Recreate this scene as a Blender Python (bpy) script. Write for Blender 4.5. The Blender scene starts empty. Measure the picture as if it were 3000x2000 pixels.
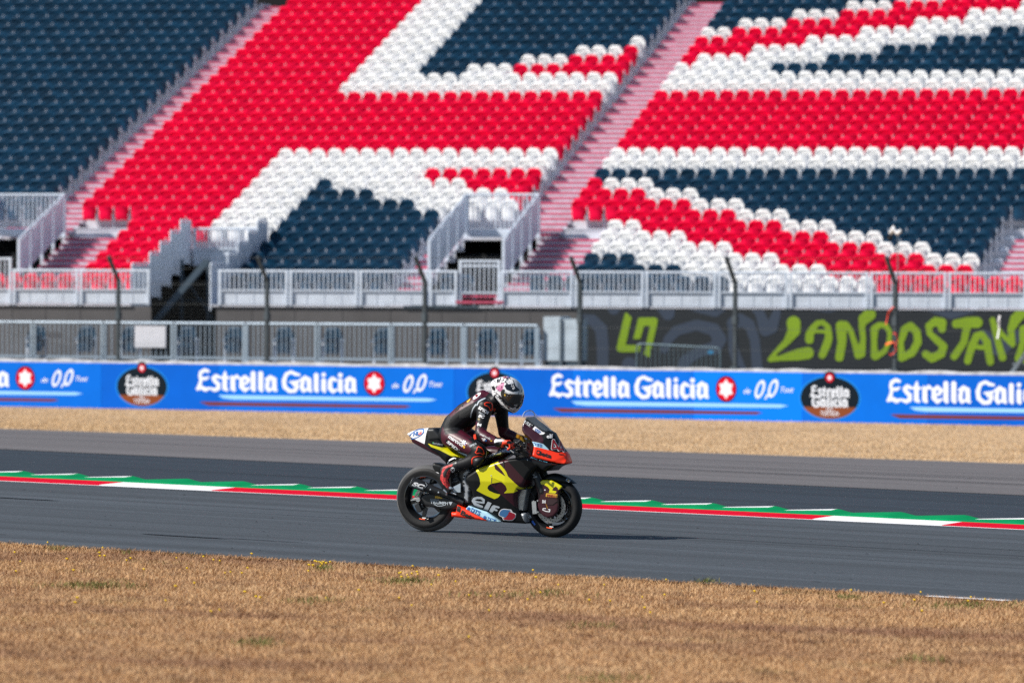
import bpy, bmesh, math, random
import numpy as np
from mathutils import Vector, Matrix
from mathutils.bvhtree import BVHTree
C = bpy.context.scene.collection
S = bpy.context.scene
rnd = random.Random(7)
nrg = np.random.default_rng(7)

# ------------------------------------------------------------------ camera, light, exposure
FPX, YH, ROLL, CZ = 16667.0, 830.0, 0.0038, 2.5
cam = bpy.data.cameras.new('camera'); camo = bpy.data.objects.new('camera', cam); C.objects.link(camo)
cam.sensor_width = 36; cam.lens = 200; cam.shift_y = -170/3000; cam.clip_start = .5; cam.clip_end = 2000
camo.matrix_world = Matrix.Translation((0, 0, CZ)) @ Matrix.Rotation(math.pi/2, 4, 'X') @ Matrix.Rotation(ROLL, 4, 'Z')
cam.dof.use_dof = True; cam.dof.focus_distance = 56.6; cam.dof.aperture_fstop = 3.0
S.camera = camo
SUN_EL, SUN_AZ = math.radians(40), math.radians(-15)     # sun from the left, a little in front of the stand
to_sun = Vector((-math.cos(SUN_AZ)*math.cos(SUN_EL), math.sin(SUN_AZ)*math.cos(SUN_EL), math.sin(SUN_EL)))
w = bpy.data.worlds.new('World'); S.world = w; w.use_nodes = True
nt = w.node_tree; bg = nt.nodes['Background']
sky = nt.nodes.new('ShaderNodeTexSky'); sky.sky_type = 'NISHITA'; sky.sun_disc = False
sky.sun_elevation = SUN_EL; sky.sun_rotation = math.atan2(to_sun.x, to_sun.y); sky.dust_density = .15; sky.ozone_density = 3.0; sky.air_density = 1.3
nt.links.new(sky.outputs[0], bg.inputs[0]); bg.inputs[1].default_value = .066
sl = bpy.data.lights.new('sun', 'SUN'); sl.energy = 5.0; sl.angle = math.radians(.5); sl.color = (1, .95, .87)
so = bpy.data.objects.new('sun', sl); C.objects.link(so); so.location = (-60, 40, 60)
so.rotation_euler = to_sun.to_track_quat('Z', 'Y').to_euler()
S.view_settings.view_transform = 'Standard'; S.view_settings.look = 'None'
S.view_settings.exposure = 0.32; S.view_settings.gamma = 1
S.render.engine = 'CYCLES'; S.cycles.use_denoising = False; S.cycles.sample_clamp_indirect = 3; S.cycles.use_adaptive_sampling = False
S.cycles.max_bounces = 6; S.cycles.transparent_max_bounces = 12

# ------------------------------------------------------------------ helpers
def ray(px, py):
    a, b = px-1500, py-YH; c, s = math.cos(ROLL), math.sin(ROLL)
    return (a*c+b*s)/FPX, -(-a*s+b*c)/FPX            # X per metre of depth, Z per metre of depth
def at(px, py, d):
    rx, rz = ray(px, py); return Vector((rx*d, d, CZ+rz*d))
def proj(p):
    c, s = math.cos(ROLL), math.sin(ROLL); x = FPX*p[0]/p[1]; y = -FPX*(p[2]-CZ)/p[1]
    return 1500+x*c-y*s, YH+x*s+y*c

def tag(o, label=None, cat=None, group=None, kind=None):
    if label: o['label'] = label
    if cat: o['category'] = cat
    if group: o['group'] = group
    if kind: o['kind'] = kind
    return o
def empty(name, label, cat, loc=(0, 0, 0), rz=0, group=None, mw=None):
    o = bpy.data.objects.new(name, None); C.objects.link(o); o.empty_display_size = .1
    o.location = loc; o.rotation_euler = (0, 0, rz)
    if mw is not None: o.matrix_world = mw
    return tag(o, label, cat, group)

MATS = {}
def mat(name, col=(.5, .5, .5), rough=.5, metal=0, var=0, vscale=8, bump=0, bscale=60, coat=0, spec=None, trans=0, alpha=1, stretch=None, col2=None):
    m = bpy.data.materials.new(name); m.use_nodes = True; t = m.node_tree; b = t.nodes['Principled BSDF']
    b.inputs['Base Color'].default_value = (*col, 1); b.inputs['Roughness'].default_value = rough; b.inputs['Metallic'].default_value = metal
    if coat: b.inputs['Coat Weight'].default_value = coat; b.inputs['Coat Roughness'].default_value = .06
    if spec is not None: b.inputs['Specular IOR Level'].default_value = spec
    if trans: b.inputs['Transmission Weight'].default_value = trans
    if alpha < 1: b.inputs['Alpha'].default_value = alpha
    src = None
    if var or bump:
        tc = t.nodes.new('ShaderNodeTexCoord'); mp = t.nodes.new('ShaderNodeMapping'); t.links.new(tc.outputs['Object'], mp.inputs[0])
        if stretch: mp.inputs['Scale'].default_value = stretch
        src = mp.outputs[0]
    if var:
        n = t.nodes.new('ShaderNodeTexNoise'); n.inputs['Scale'].default_value = vscale; n.inputs['Detail'].default_value = 6
        t.links.new(src, n.inputs['Vector'])
        r = t.nodes.new('ShaderNodeValToRGB'); r.color_ramp.elements[0].position = .3; r.color_ramp.elements[1].position = .7
        c0 = [max(0, c*(1-var)) for c in col]; c1 = col2 or [min(1, c*(1+var)) for c in col]
        r.color_ramp.elements[0].color = (*c0, 1); r.color_ramp.elements[1].color = (*c1, 1)
        t.links.new(n.outputs['Fac'], r.inputs[0]); t.links.new(r.outputs[0], b.inputs['Base Color'])
    if bump:
        n = t.nodes.new('ShaderNodeTexNoise'); n.inputs['Scale'].default_value = bscale; n.inputs['Detail'].default_value = 4
        t.links.new(src, n.inputs['Vector'])
        bp = t.nodes.new('ShaderNodeBump'); bp.inputs['Strength'].default_value = bump; bp.inputs['Distance'].default_value = .01
        t.links.new(n.outputs['Fac'], bp.inputs['Height']); t.links.new(bp.outputs[0], b.inputs['Normal'])
    MATS[name] = m
    return m

class MB:
    """collects shapes into one mesh"""
    def __init__(s): s.v = []; s.f = []; s.m = []
    def add(s, v, f, m=0):
        o = len(s.v); s.v += [tuple(p) for p in v]; s.f += [tuple(i+o for i in q) for q in f]
        s.m += list(m) if isinstance(m, (list, tuple)) else [m]*len(f)
    def box(s, x0, x1, y0, y1, z0, z1, m=0):
        s.add([(x, y, z) for z in (z0, z1) for y in (y0, y1) for x in (x0, x1)],
              [(0, 2, 3, 1), (4, 5, 7, 6), (0, 1, 5, 4), (2, 6, 7, 3), (0, 4, 6, 2), (1, 3, 7, 5)], m)
    def bar(s, a, b, wx, wy, m=0, up=(0, 0, 1)):
        a, b = Vector(a), Vector(b); d = (b-a).normalized(); u = Vector(up)
        if abs(d.dot(u)) > .98: u = Vector((0, 1, 0))
        x = d.cross(u).normalized()*wx/2; y = x.normalized().cross(d)*wy/2
        s.add([a-x-y, a+x-y, a+x+y, a-x+y, b-x-y, b+x-y, b+x+y, b-x+y],
              [(3, 2, 1, 0), (4, 5, 6, 7), (0, 1, 5, 4), (1, 2, 6, 5), (2, 3, 7, 6), (3, 0, 4, 7)], m)
    def tube(s, pts, rad, n=10, m=0, caps=True):
        pts = [Vector(p) for p in pts]; rad = rad if isinstance(rad, (list, tuple)) else [rad]*len(pts)
        V = []; prev = None
        for i, p in enumerate(pts):
            d = (pts[min(i+1, len(pts)-1)]-pts[max(i-1, 0)]).normalized()
            if prev is None:
                h = Vector((0, 0, 1)) if abs(d.z) < .9 else Vector((1, 0, 0)); x = d.cross(h).normalized()
            else: x = (prev-d*prev.dot(d)).normalized()
            prev = x; y = d.cross(x)
            V += [p+(x*math.cos(2*math.pi*k/n)+y*math.sin(2*math.pi*k/n))*rad[i] for k in range(n)]
        F = [(i*n+k, i*n+(k+1) % n, (i+1)*n+(k+1) % n, (i+1)*n+k) for i in range(len(pts)-1) for k in range(n)]
        if caps: F += [tuple(reversed(range(n))), tuple(range((len(pts)-1)*n, len(pts)*n))]
        s.add(V, F, m)
    def lathe(s, prof, n=48, m=0, cen=(0, 0, 0), close=False):
        """profile (r, y) turned about the y axis; m may be one index per profile segment"""
        k = len(prof); V = [(cen[0]+r*math.cos(2*math.pi*i/n), cen[1]+y, cen[2]+r*math.sin(2*math.pi*i/n)) for i in range(n) for r, y in prof]
        F = []; Mi = []
        for i in range(n):
            for j in range(k if close else k-1):
                a, b = i*k+j, i*k+(j+1) % k; c, d = ((i+1) % n)*k+(j+1) % k, ((i+1) % n)*k+j
                F.append((a, b, c, d)); Mi.append(m[j] if isinstance(m, (list, tuple)) else m)
        s.add(V, F, Mi)
    def prism(s, poly, y0, y1, m=0):
        """poly (x, z) extruded along y"""
        n = len(poly); s.add([(x, y0, z) for x, z in poly]+[(x, y1, z) for x, z in poly],
            [tuple(range(n)), tuple(reversed(range(n, 2*n)))]+[(i+n, (i+1) % n+n, (i+1) % n, i) for i in range(n)], m)
    def build(s, name, mats, parent=None, smooth=False, fix=True, auto=None):
        me = bpy.data.meshes.new(name); me.from_pydata(s.v, [], s.f)
        for m in (mats if isinstance(mats, (list, tuple)) else [mats]): me.materials.append(m)
        if any(s.m): me.polygons.foreach_set('material_index', s.m)
        if fix:
            b = bmesh.new(); b.from_mesh(me); bmesh.ops.recalc_face_normals(b, faces=b.faces); b.to_mesh(me); b.free()
        if smooth: me.polygons.foreach_set('use_smooth', [True]*len(me.polygons))
        if auto: me.set_sharp_from_angle(angle=math.radians(auto))
        me.update()
        o = bpy.data.objects.new(name, me); C.objects.link(o)
        if parent: o.parent = parent
        return o

def msq(F, xs, ys):
    """marching squares: filled mesh of F < 0; returns 2-D points, faces and the boundary edges' faces stay open"""
    ny, nx = F.shape; V = []; idx = {}
    def corner(i, j):
        k = (i, j, 0)
        if k not in idx: idx[k] = len(V); V.append((xs[i], ys[j]))
        return idx[k]
    def cut(i0, j0, i1, j1):
        if (i0, j0) > (i1, j1): i0, j0, i1, j1 = i1, j1, i0, j0
        k = (i0, j0, i1, j1)
        if k not in idx:
            a, b = F[j0, i0], F[j1, i1]; t = min(.98, max(.02, a/(a-b)))
            idx[k] = len(V); V.append((xs[i0]+(xs[i1]-xs[i0])*t, ys[j0]+(ys[j1]-ys[j0])*t))
        return idx[k]
    ins = F < 0; anyin = ins[:-1, :-1] | ins[1:, :-1] | ins[:-1, 1:] | ins[1:, 1:]
    faces = []
    for j, i in zip(*np.nonzero(anyin)):
        cs = [(i, j), (i+1, j), (i+1, j+1), (i, j+1)]; st = [bool(ins[b, a]) for a, b in cs]; f = []
        for k in range(4):
            n = (k+1) % 4
            if st[k]: f.append(corner(*cs[k]))
            if st[k] != st[n]: f.append(cut(*cs[k], *cs[n]))
        if len(f) >= 3: faces.append(f)
    return V, faces
def polysdf(P, X, Y):
    P = np.asarray(P, float); d = np.full(X.shape, 1e9); ins = np.zeros(X.shape, bool)
    for k in range(len(P)):
        a, b = P[k], P[(k+1) % len(P)]; e = b-a; L = max(1e-12, e@e)
        t = np.clip(((X-a[0])*e[0]+(Y-a[1])*e[1])/L, 0, 1)
        d = np.minimum(d, np.hypot(X-a[0]-t*e[0], Y-a[1]-t*e[1]))
        if a[1] != b[1]:
            c = ((a[1] > Y) != (b[1] > Y)) & (X < (b[0]-a[0])*(Y-a[1])/(b[1]-a[1])+a[0]); ins ^= c
    return np.where(ins, -d, d)
def cut_paint(V, F, mi, d, idx):
    """divide faces along the line d = 0 (d given per vertex) and give the side d < 0 material idx"""
    V = [tuple(p) for p in V]; d = list(d); new = {}; G = []; M = []
    def mid(a, b):
        k = (min(a, b), max(a, b))
        if k not in new:
            t = d[a]/(d[a]-d[b]); t = min(.97, max(.03, t)) if a < b else 1-min(.97, max(.03, 1-t))
            new[k] = len(V); V.append(tuple(V[a][i]+(V[b][i]-V[a][i])*t for i in range(len(V[a])))); d.append(0.0)
        return new[k]
    for f, m in zip(F, mi):
        s = [d[i] < 0 for i in f]
        if all(s): G.append(tuple(f)); M.append(idx)
        elif not any(s): G.append(tuple(f)); M.append(m)
        else:
            A = []; B = []; n = len(f)
            for k in range(n):
                a, b = f[k], f[(k+1) % n]
                (A if s[k] else B).append(a)
                if s[k] != s[(k+1) % n]: c = mid(a, b); A.append(c); B.append(c)
            if len(A) > 2: G.append(tuple(A)); M.append(idx)
            if len(B) > 2: G.append(tuple(B)); M.append(m)
    return V, G, M
def inpoly(P, x, y):
    r = False; n = len(P)
    for i in range(n):
        x1, y1 = P[i]; x2, y2 = P[(i+1) % n]
        if (y1 > y) != (y2 > y) and x < (x2-x1)*(y-y1)/(y2-y1)+x1: r = not r
    return r
def strokesdf(strokes, X, Y, r0=None):
    """strokes: lists of (x, y[, r]); union of capsules with varying radius"""
    d = np.full(X.shape, 1e9)
    for st in strokes:
        r, pts = (st[0], st[1]) if not isinstance(st[0], (tuple, list)) else (None, st)
        q = [(p[0], p[1], p[2] if len(p) > 2 else r) for p in pts]
        if len(q) == 1: q = q*2
        for a, b in zip(q, q[1:]):
            ex, ey = b[0]-a[0], b[1]-a[1]; L = max(1e-9, ex*ex+ey*ey)
            t = np.clip(((X-a[0])*ex+(Y-a[1])*ey)/L, 0, 1)
            d = np.minimum(d, np.hypot(X-a[0]-t*ex, Y-a[1]-t*ey)-(a[2]+t*(b[2]-a[2])))
    return d
def sdf_mesh(fn, x0, x1, y0, y1, res):
    xs = np.arange(x0, x1+res, res); ys = np.arange(y0, y1+res, res); X, Y = np.meshgrid(xs, ys)
    return msq(fn(X, Y), xs, ys)
def smooth_closed(pts, n=4):
    """Catmull-Rom through a closed outline"""
    out = []; N = len(pts)
    for i in range(N):
        p0, p1, p2, p3 = [np.array(pts[(i+k-1) % N], float) for k in range(4)]
        for k in range(n):
            t = k/n; out.append(tuple(.5*((2*p1)+(-p0+p2)*t+(2*p0-5*p1+4*p2-p3)*t*t+(-p0+3*p1-3*p2+p3)*t**3)))
    return out
_txt = {}
def text2d(txt, bold=0, shear=0, spacing=1):
    """mesh of a word in the built-in font, unit size, baseline at y = 0"""
    k = (txt, bold, shear, spacing)
    if k not in _txt:
        cu = bpy.data.curves.new('t', 'FONT'); cu.body = txt; cu.offset = bold; cu.shear = shear; cu.space_character = spacing; cu.resolution_u = 4
        o = bpy.data.objects.new('t', cu); C.objects.link(o); me = o.to_mesh()
        V = [(v.co.x, v.co.y) for v in me.vertices]; F = [tuple(p.vertices) for p in me.polygons]
        o.to_mesh_clear(); bpy.data.objects.remove(o); bpy.data.curves.remove(cu)
        wd = max(v[0] for v in V); x0 = min(v[0] for v in V); V = [(x-x0, y) for x, y in V]
        _txt[k] = (V, F, wd-x0)
    return _txt[k]

# ------------------------------------------------------------------ the lie of the land
TD = Vector((math.cos(.6065), -math.sin(.6065)))      # along the track (34.75 degrees to the picture plane), towards the right
TN = Vector((math.sin(.6065), math.cos(.6065)))       # across the track, away from the camera
V_K, V_W = 52.2, 112.0
def gz(x, y):
    z1 = -.0225*(max(-22, min(22, x))+.85)
    v = x*TN.x+y*TN.y; t = max(0, min(1, (v-V_K)/(V_W-V_K))); t = t*t*(3-2*t)
    return z1*(1-t)+(-.70)*t
def ground_hit(px, py, h=0):
    rx, rz = ray(px, py); d = 30.0
    lo, hi = 15.0, 400.0
    g = lambda d: CZ+rz*d-gz(rx*d, d)-h
    d = lo
    while d < hi and g(d) > 0: d += .5
    a, b = d-.5, d
    for _ in range(40):
        m = (a+b)/2
        if g(m) > 0: a = m
        else: b = m
    return Vector((rx*a, a, CZ+rz*a))
# ------------------------------------------------------------------ ground
def ramp_noise(m, stops, scale, stretch, detail=5, rough=.6, into=None):
    pass
M_asph = mat('track asphalt', (.052, .062, .075), .75, var=.30, vscale=1.0, bump=.5, bscale=260, stretch=(.06, 1.6, 1))
M_asph_dark = mat('fresh dark asphalt', (.019, .027, .038), .65, var=.28, vscale=1.1, bump=.4, bscale=220, stretch=(.06, 1.2, 1))
M_asph_pale = mat('pale run-off asphalt', (.125, .116, .122), .85, var=.16, vscale=1.0, bump=.5, bscale=200, stretch=(.05, 1.2, 1))
def speckle(m, amount, scale, dark=.25, thr=.62):
    """scatter of small stones and rubber crumbs over a road"""
    t = m.node_tree; b = t.nodes['Principled BSDF']; l = b.inputs['Base Color'].links[0].from_socket
    tc = t.nodes.new('ShaderNodeTexCoord'); n = t.nodes.new('ShaderNodeTexNoise'); n.inputs['Scale'].default_value = scale; n.inputs['Detail'].default_value = 3
    t.links.new(tc.outputs['Object'], n.inputs['Vector'])
    r = t.nodes.new('ShaderNodeValToRGB'); r.color_ramp.elements[0].position = .28; r.color_ramp.elements[1].position = .72
    r.color_ramp.elements[0].color = (1-amount, 1-amount, 1-amount, 1); r.color_ramp.elements[1].color = (1+amount, 1+amount, 1+amount, 1)
    x = t.nodes.new('ShaderNodeMix'); x.data_type = 'RGBA'; x.blend_type = 'MULTIPLY'; x.inputs[0].default_value = 1
    t.links.new(n.outputs['Fac'], r.inputs[0]); t.links.new(l, x.inputs[6]); t.links.new(r.outputs[0], x.inputs[7])
    n2 = t.nodes.new('ShaderNodeTexNoise'); n2.inputs['Scale'].default_value = 7; n2.inputs['Detail'].default_value = 2
    mp = t.nodes.new('ShaderNodeMapping'); mp.inputs['Scale'].default_value = (.35, 1, 1)
    t.links.new(tc.outputs['Object'], mp.inputs[0]); t.links.new(mp.outputs[0], n2.inputs['Vector'])
    r2 = t.nodes.new('ShaderNodeValToRGB'); r2.color_ramp.elements[0].position = thr+.11; r2.color_ramp.elements[1].position = thr+.13
    r2.color_ramp.elements[0].color = (1, 1, 1, 1); r2.color_ramp.elements[1].color = (dark, dark, dark, 1)
    x2 = t.nodes.new('ShaderNodeMix'); x2.data_type = 'RGBA'; x2.blend_type = 'MULTIPLY'; x2.inputs[0].default_value = 1
    t.links.new(n2.outputs['Fac'], r2.inputs[0]); t.links.new(x.outputs[2], x2.inputs[6]); t.links.new(r2.outputs[0], x2.inputs[7])
    t.links.new(x2.outputs[2], b.inputs['Base Color'])
speckle(M_asph, .30, 34); speckle(M_asph_dark, .25, 24); speckle(M_asph_pale, .2, 20)
M_soil = mat('straw covered soil', (.33, .185, .095), .95, var=.3, vscale=3, bump=.8, bscale=30)
M_gravel = mat('dry tan gravel', (.50, .345, .205), .95, var=.22, vscale=2.2, bump=1, bscale=14)
M_conc_ground = mat('concourse asphalt', (.05, .055, .065), .8, var=.2, vscale=2)
M_white_paint = mat('white road paint', (.78, .78, .8), .55, var=.06, vscale=6)

def L2(a, b):          # a boundary line on the ground from two measured places
    p, q = ground_hit(*a).xy, ground_hit(*b).xy; return p, (q-p).normalized()
def at_s(line, s):     # the point of a line at distance s along the track
    p, d = line; k = (s-p.dot(TD))/d.dot(TD); return p+d*k
LN = dict(grass=L2((0, 1590), (3000, 1762)), kf=L2((0, 1408), (3000, 1551)), dark=L2((0, 1315), (3000, 1450)),
          gravel=L2((0, 1255), (3000, 1358)), wall=((Vector((-13.12, 145.9))), Vector((11.67+13.12, 129.6-145.9)).normalized()))
LN['kb'] = (LN['kf'][0]+Vector((.48, .87))*1.08, LN['kf'][1])
def shifted(line, k): return (line[0]+TN*k, line[1])
SS = [-180, -140, -110]+[-95+2.5*i for i in range(49)]+[40, 60, 90, 130]
def strip(name, la, lb, nv, m, off=0.0, wob=0.0, extra=None):
    V = []; F = []; R = Matrix.Rotation(.6065, 2)
    for s in SS:
        a, b = at_s(la, s), at_s(lb, s)
        for j in range(nv+1):
            p = a+(b-a)*(j/nv); z = gz(p.x, p.y)+off
            V.append((p.dot(TD), p.dot(TN), z))
    n = nv+1
    for i in range(len(SS)-1):
        for j in range(nv): F.append((i*n+j, (i+1)*n+j, (i+1)*n+j+1, i*n+j+1))
    me = bpy.data.meshes.new(name); me.from_pydata(V, [], F); me.materials.append(m)
    me.polygons.foreach_set('use_smooth', [True]*len(F))
    o = bpy.data.objects.new(name, me); C.objects.link(o); o.rotation_euler = (0, 0, -.6065)
    return tag(o, kind='structure')
far0 = (Vector((0, 0)), TD); farW = shifted(LN['wall'], 1.2)
g0 = (Vector(TN*2), TD); g9 = (Vector(TN*420), TD)
strip('ground', g0, LN['gravel'], 24, M_soil, -.03)
strip('race_track', LN['grass'], LN['kf'], 8, M_asph)
strip('asphalt_band', LN['kf'], LN['dark'], 8, M_asph_dark, -.006)
strip('runoff_area', LN['dark'], LN['gravel'], 10, M_asph_pale)
strip('gravel_trap', LN['gravel'], farW, 24, M_gravel, .0)
strip('concourse_ground', farW, g9, 4, M_conc_ground, -.02)
def edge_line(pa, pb):
    mb = MB(); V = []; n = 8
    for i in range(n+1):
        x = pa+(pb-pa)*i/n; p = ground_hit(x, 1590+x*172/3000).xy
        for k in (-.10, .055+.02*math.sin(i*2.1)): q = p+TN*k; V.append((q.x, q.y, gz(q.x, q.y)+.006))
    mb.add(V, [(2*i, 2*i+2, 2*i+3, 2*i+1) for i in range(n)]); tag(mb.build('track_edge_line', M_white_paint, fix=False), kind='structure')
edge_line(2720, 2960)
strip('kerb_edge_line', shifted(LN['kf'], -.12), shifted(LN['kf'], .0), 1, M_white_paint, .004)

# kerb: low red and white ramps in front, taller green and white saw-teeth behind
M_kred = mat('red kerb paint', (.60, .0, .020), .8, spec=.08, var=.1, vscale=5)
M_kgreen = mat('green kerb paint', (.0, .25, .085), .8, spec=.08, var=.1, vscale=5)
M_kwhite = mat('white kerb paint', (.78, .78, .80), .7, spec=.1, var=.05, vscale=5)
def kerb():
    mb = MB(); p0, d = LN['kf']; nn = Vector((-d.y, d.x))
    if nn.y < 0: nn = -nn
    s0 = at_px = None
    def s_of(px, py):
        p = ground_hit(px, py).xy; return (p-p0).dot(d)
    L = .78                                            # one tooth
    # places where the front paint turns from red to white, measured along the kerb
    r = [s_of(270, 1421), s_of(700, 1440), s_of(2290, 1517), s_of(2830, 1543)]
    ph = s_of(180, 1400)
    i0 = int((-60)/L); i1 = int(70/L)
    def red(s):
        P = r[3]-r[1]
        # repeating: red from r1 to r2, white from r2 to r3
        q = (s-r[1]) % (r[3]-r[1]); return q < (r[2]-r[1]) if s > r[0] else True
    prof = [(0, 0), (.42, .035), (.78, .062), (.86, .062), (1.02, .0)]
    for i in range(i0, i1):
        a = ph+i*L; N = 12
        isred = red(a+L*.5)
        cols = []
        for k in range(N+1):
            t = k/N; hf = .03+.97*(t/.78) if t < .78 else max(.03, 1-.97*((t-.78)/.2)); hf = .03 if k == N else hf
            row = []
            for (o, h) in [(0, 0), (.05, .008), (.56, .030), (.60, .038+.016*hf), (.90, .048+.028*hf), (1.06, .052+.036*hf), (1.12, 0)]:
                p = p0+d*(a+t*L)+nn*o; row.append((p.x, p.y, gz(p.x, p.y)+.002+h))
            cols.append(row)
        V = [q for row in cols for q in row]; n = 7; F = []; Mi = []
        for k in range(N):
            for j in range(n-1):
                F.append((k*n+j, (k+1)*n+j, (k+1)*n+j+1, k*n+j+1))
                if j in (0, 1): c = 0 if isred else 2
                elif j == 4: c = 2 if isred and (k+.5)/N < .78 else 1
                else: c = 1
                Mi.append(c)
        mb.add(V, F, Mi)
    o = mb.build('kerb', [M_kred, M_kgreen, M_kwhite], fix=False)
    tag(o, kind='structure')
kerb()

# thin rubber lines and short dark patches on the track
def marks():
    M = mat('rubber black', (.022, .024, .028), .6)
    def mk(px, py, length, width, ang=0, off=.006):
        p = ground_hit(px, py).xy; a = TD; b = Vector((-a.y, a.x))
        if ang: a = Vector((a.x*math.cos(ang)-a.y*math.sin(ang), a.x*math.sin(ang)+a.y*math.cos(ang))); b = Vector((-a.y, a.x))
        mb = MB(); N = 12; V = []; F = []
        for i in range(N+1):
            t = i/N; wv = width*(math.sin(math.pi*min(1, max(.0, t*1.0)))**.4+.02)/2*(1+.25*rnd.uniform(-1, 1)); c = p+a*(t-.5)*length
            for s in (-1, 1):
                q = c+b*wv*s; V.append((q.x, q.y, gz(q.x, q.y)+off))
        for i in range(N): F.append((2*i, 2*i+2, 2*i+3, 2*i+1))
        mb.add(V, F); o = mb.build('surface_mark', M, fix=False); tag(o, kind='structure')
    mk(540, 1571, 1.1, .16); mk(760, 1582, 1.2, .05); mk(10, 1458, 1.6, .17)  # the two broad ones are short dark patches
    for px, py, ln, wd in [(2500, 1585, 26, .025), (2700, 1612, 20, .03), (2550, 1640, 16, .018), (700, 1500, 18, .018), (1000, 1530, 14, .015), (2400, 1560, 20, .016)]:
        mk(px, py, ln, wd, rnd.uniform(-.012, .012))
    for px, py, ln, wd in [(1500, 1345, 30, .10), (2650, 1404, 26, .12), (2200, 1370, 30, .08), (900, 1395, 8, .06), (2300, 1365, 24, .05), (600, 1290, 30, .10)]:
        mk(px, py, ln, wd, rnd.uniform(-.01, .01))
    mb = MB()
    for i in range(240):
        px, py = rnd.uniform(-50, 3050), rnd.uniform(1300, 1700)
        p = ground_hit(px, py)
        v = p.xy.dot(TN)
        if v < 41.2 or v > 82 or 52 < v < 56: continue
        r = rnd.uniform(.008, .028); r *= .55; h = r*rnd.uniform(.3, .7); n = 7; z = gz(p.x, p.y)
        V = [(p.x+1.6*r*math.cos(k*math.tau/n)*rnd.uniform(.6, 1.2), p.y+r*math.sin(k*math.tau/n), z) for k in range(n)]+[(p.x, p.y, z+h)]
        mb.add(V, [(k, (k+1) % n, n) for k in range(n)])
    o = mb.build('rubber_crumbs', M, fix=False); tag(o, kind='stuff', label='black crumbs of rubber and small stones scattered over the asphalt')
marks()

# ------------------------------------------------------------------ dry grass
def grass_mat(name, cols, rough=.8, patch=None, pscale=.9):
    m = bpy.data.materials.new(name); m.use_nodes = True; t = m.node_tree; b = t.nodes['Principled BSDF']; b.inputs['Roughness'].default_value = rough
    b.inputs['Specular IOR Level'].default_value = .2
    g = t.nodes.new('ShaderNodeNewGeometry'); r = t.nodes.new('ShaderNodeValToRGB'); r.color_ramp.interpolation = 'LINEAR'
    while len(r.color_ramp.elements) < len(cols): r.color_ramp.elements.new(.5)
    for i, c in enumerate(cols): r.color_ramp.elements[i].position = i/(len(cols)-1); r.color_ramp.elements[i].color = (*c, 1)
    t.links.new(g.outputs['Random Per Island'], r.inputs[0]); out = r.outputs[0]
    if patch:
        tc = t.nodes.new('ShaderNodeTexCoord'); mp = t.nodes.new('ShaderNodeMapping'); mp.inputs['Rotation'].default_value = (0, 0, .6); mp.inputs['Scale'].default_value = (.5, 1, 1)
        t.links.new(tc.outputs['Object'], mp.inputs[0])
        for col, sc, lo, hi in patch:
            n = t.nodes.new('ShaderNodeTexNoise'); n.inputs['Scale'].default_value = sc; n.inputs['Detail'].default_value = 3; t.links.new(mp.outputs[0], n.inputs['Vector'])
            q = t.nodes.new('ShaderNodeMapRange'); q.inputs[1].default_value = lo; q.inputs[2].default_value = hi; t.links.new(n.outputs['Fac'], q.inputs[0])
            x = t.nodes.new('ShaderNodeMix'); x.data_type = 'RGBA'; t.links.new(q.outputs[0], x.inputs[0]); t.links.new(out, x.inputs[6]); x.inputs[7].default_value = (*col, 1); out = x.outputs[2]
    t.links.new(out, b.inputs['Base Color'])
    return m
def blades(name, xy, h0, h1, wd, m, lean=1.0, label=None):
    """one mesh of two-segment grass blades standing on the ground"""
    n = len(xy); xy = np.asarray(xy); a = nrg.uniform(0, math.tau, n); h = nrg.uniform(h0, h1, n); wv = wd*nrg.uniform(.6, 1.3, n)
    z = np.array([gz(x, y) for x, y in xy])-.01
    b = nrg.uniform(0, math.tau, n); le = h*lean*nrg.uniform(.1, 1, n)
    dx, dy = np.cos(a)*wv/2, np.sin(a)*wv/2; lx, ly = np.cos(b)*le, np.sin(b)*le
    P = np.empty((n, 5, 3), np.float32)
    P[:, 0] = np.c_[xy[:, 0]-dx, xy[:, 1]-dy, z]; P[:, 1] = np.c_[xy[:, 0]+dx, xy[:, 1]+dy, z]
    P[:, 2] = np.c_[xy[:, 0]+dx*.8+lx*.4, xy[:, 1]+dy*.8+ly*.4, z+h*.6]; P[:, 3] = np.c_[xy[:, 0]-dx*.8+lx*.4, xy[:, 1]-dy*.8+ly*.4, z+h*.6]
    P[:, 4] = np.c_[xy[:, 0]+lx, xy[:, 1]+ly, z+h*.93]
    me = bpy.data.meshes.new(name); me.vertices.add(n*5); me.vertices.foreach_set('co', P.ravel())
    idx = np.arange(n)[:, None]*5; L = np.c_[idx+0, idx+1, idx+2, idx+3, idx+3, idx+2, idx+4].astype(np.int32)
    me.loops.add(n*7); me.loops.foreach_set('vertex_index', L.ravel())
    st = np.c_[np.arange(n)*7, np.arange(n)*7+4].astype(np.int32).ravel(); me.polygons.add(n*2); me.polygons.foreach_set('loop_start', st)
    me.update(calc_edges=True); me.materials.append(m)
    o = bpy.data.objects.new(name, me); C.objects.link(o); tag(o, label, kind='stuff')
    return o
M_straw = grass_mat('dry straw grass', [(.40, .225, .108), (.59, .36, .18), (.49, .285, .135), (.71, .485, .275), (.42, .235, .112)],
    patch=[((.30, .165, .10), .55, .48, .68), ((.60, .40, .22), 1.7, .54, .70), ((.20, .105, .065), 3.4, .57, .70), ((.22, .17, .06), 2.3, .64, .74)])
M_green = grass_mat('green grass tufts', [(.10, .125, .03), (.15, .16, .045), (.26, .21, .08)])
M_strawf = grass_mat('sun bleached grass', [(.54, .365, .20), (.68, .50, .31), (.62, .435, .25), (.52, .345, .185)], patch=[((.42, .275, .145), .35, .48, .72), ((.66, .47, .27), .9, .55, .75)])
gl, gd = LN['grass']
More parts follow.
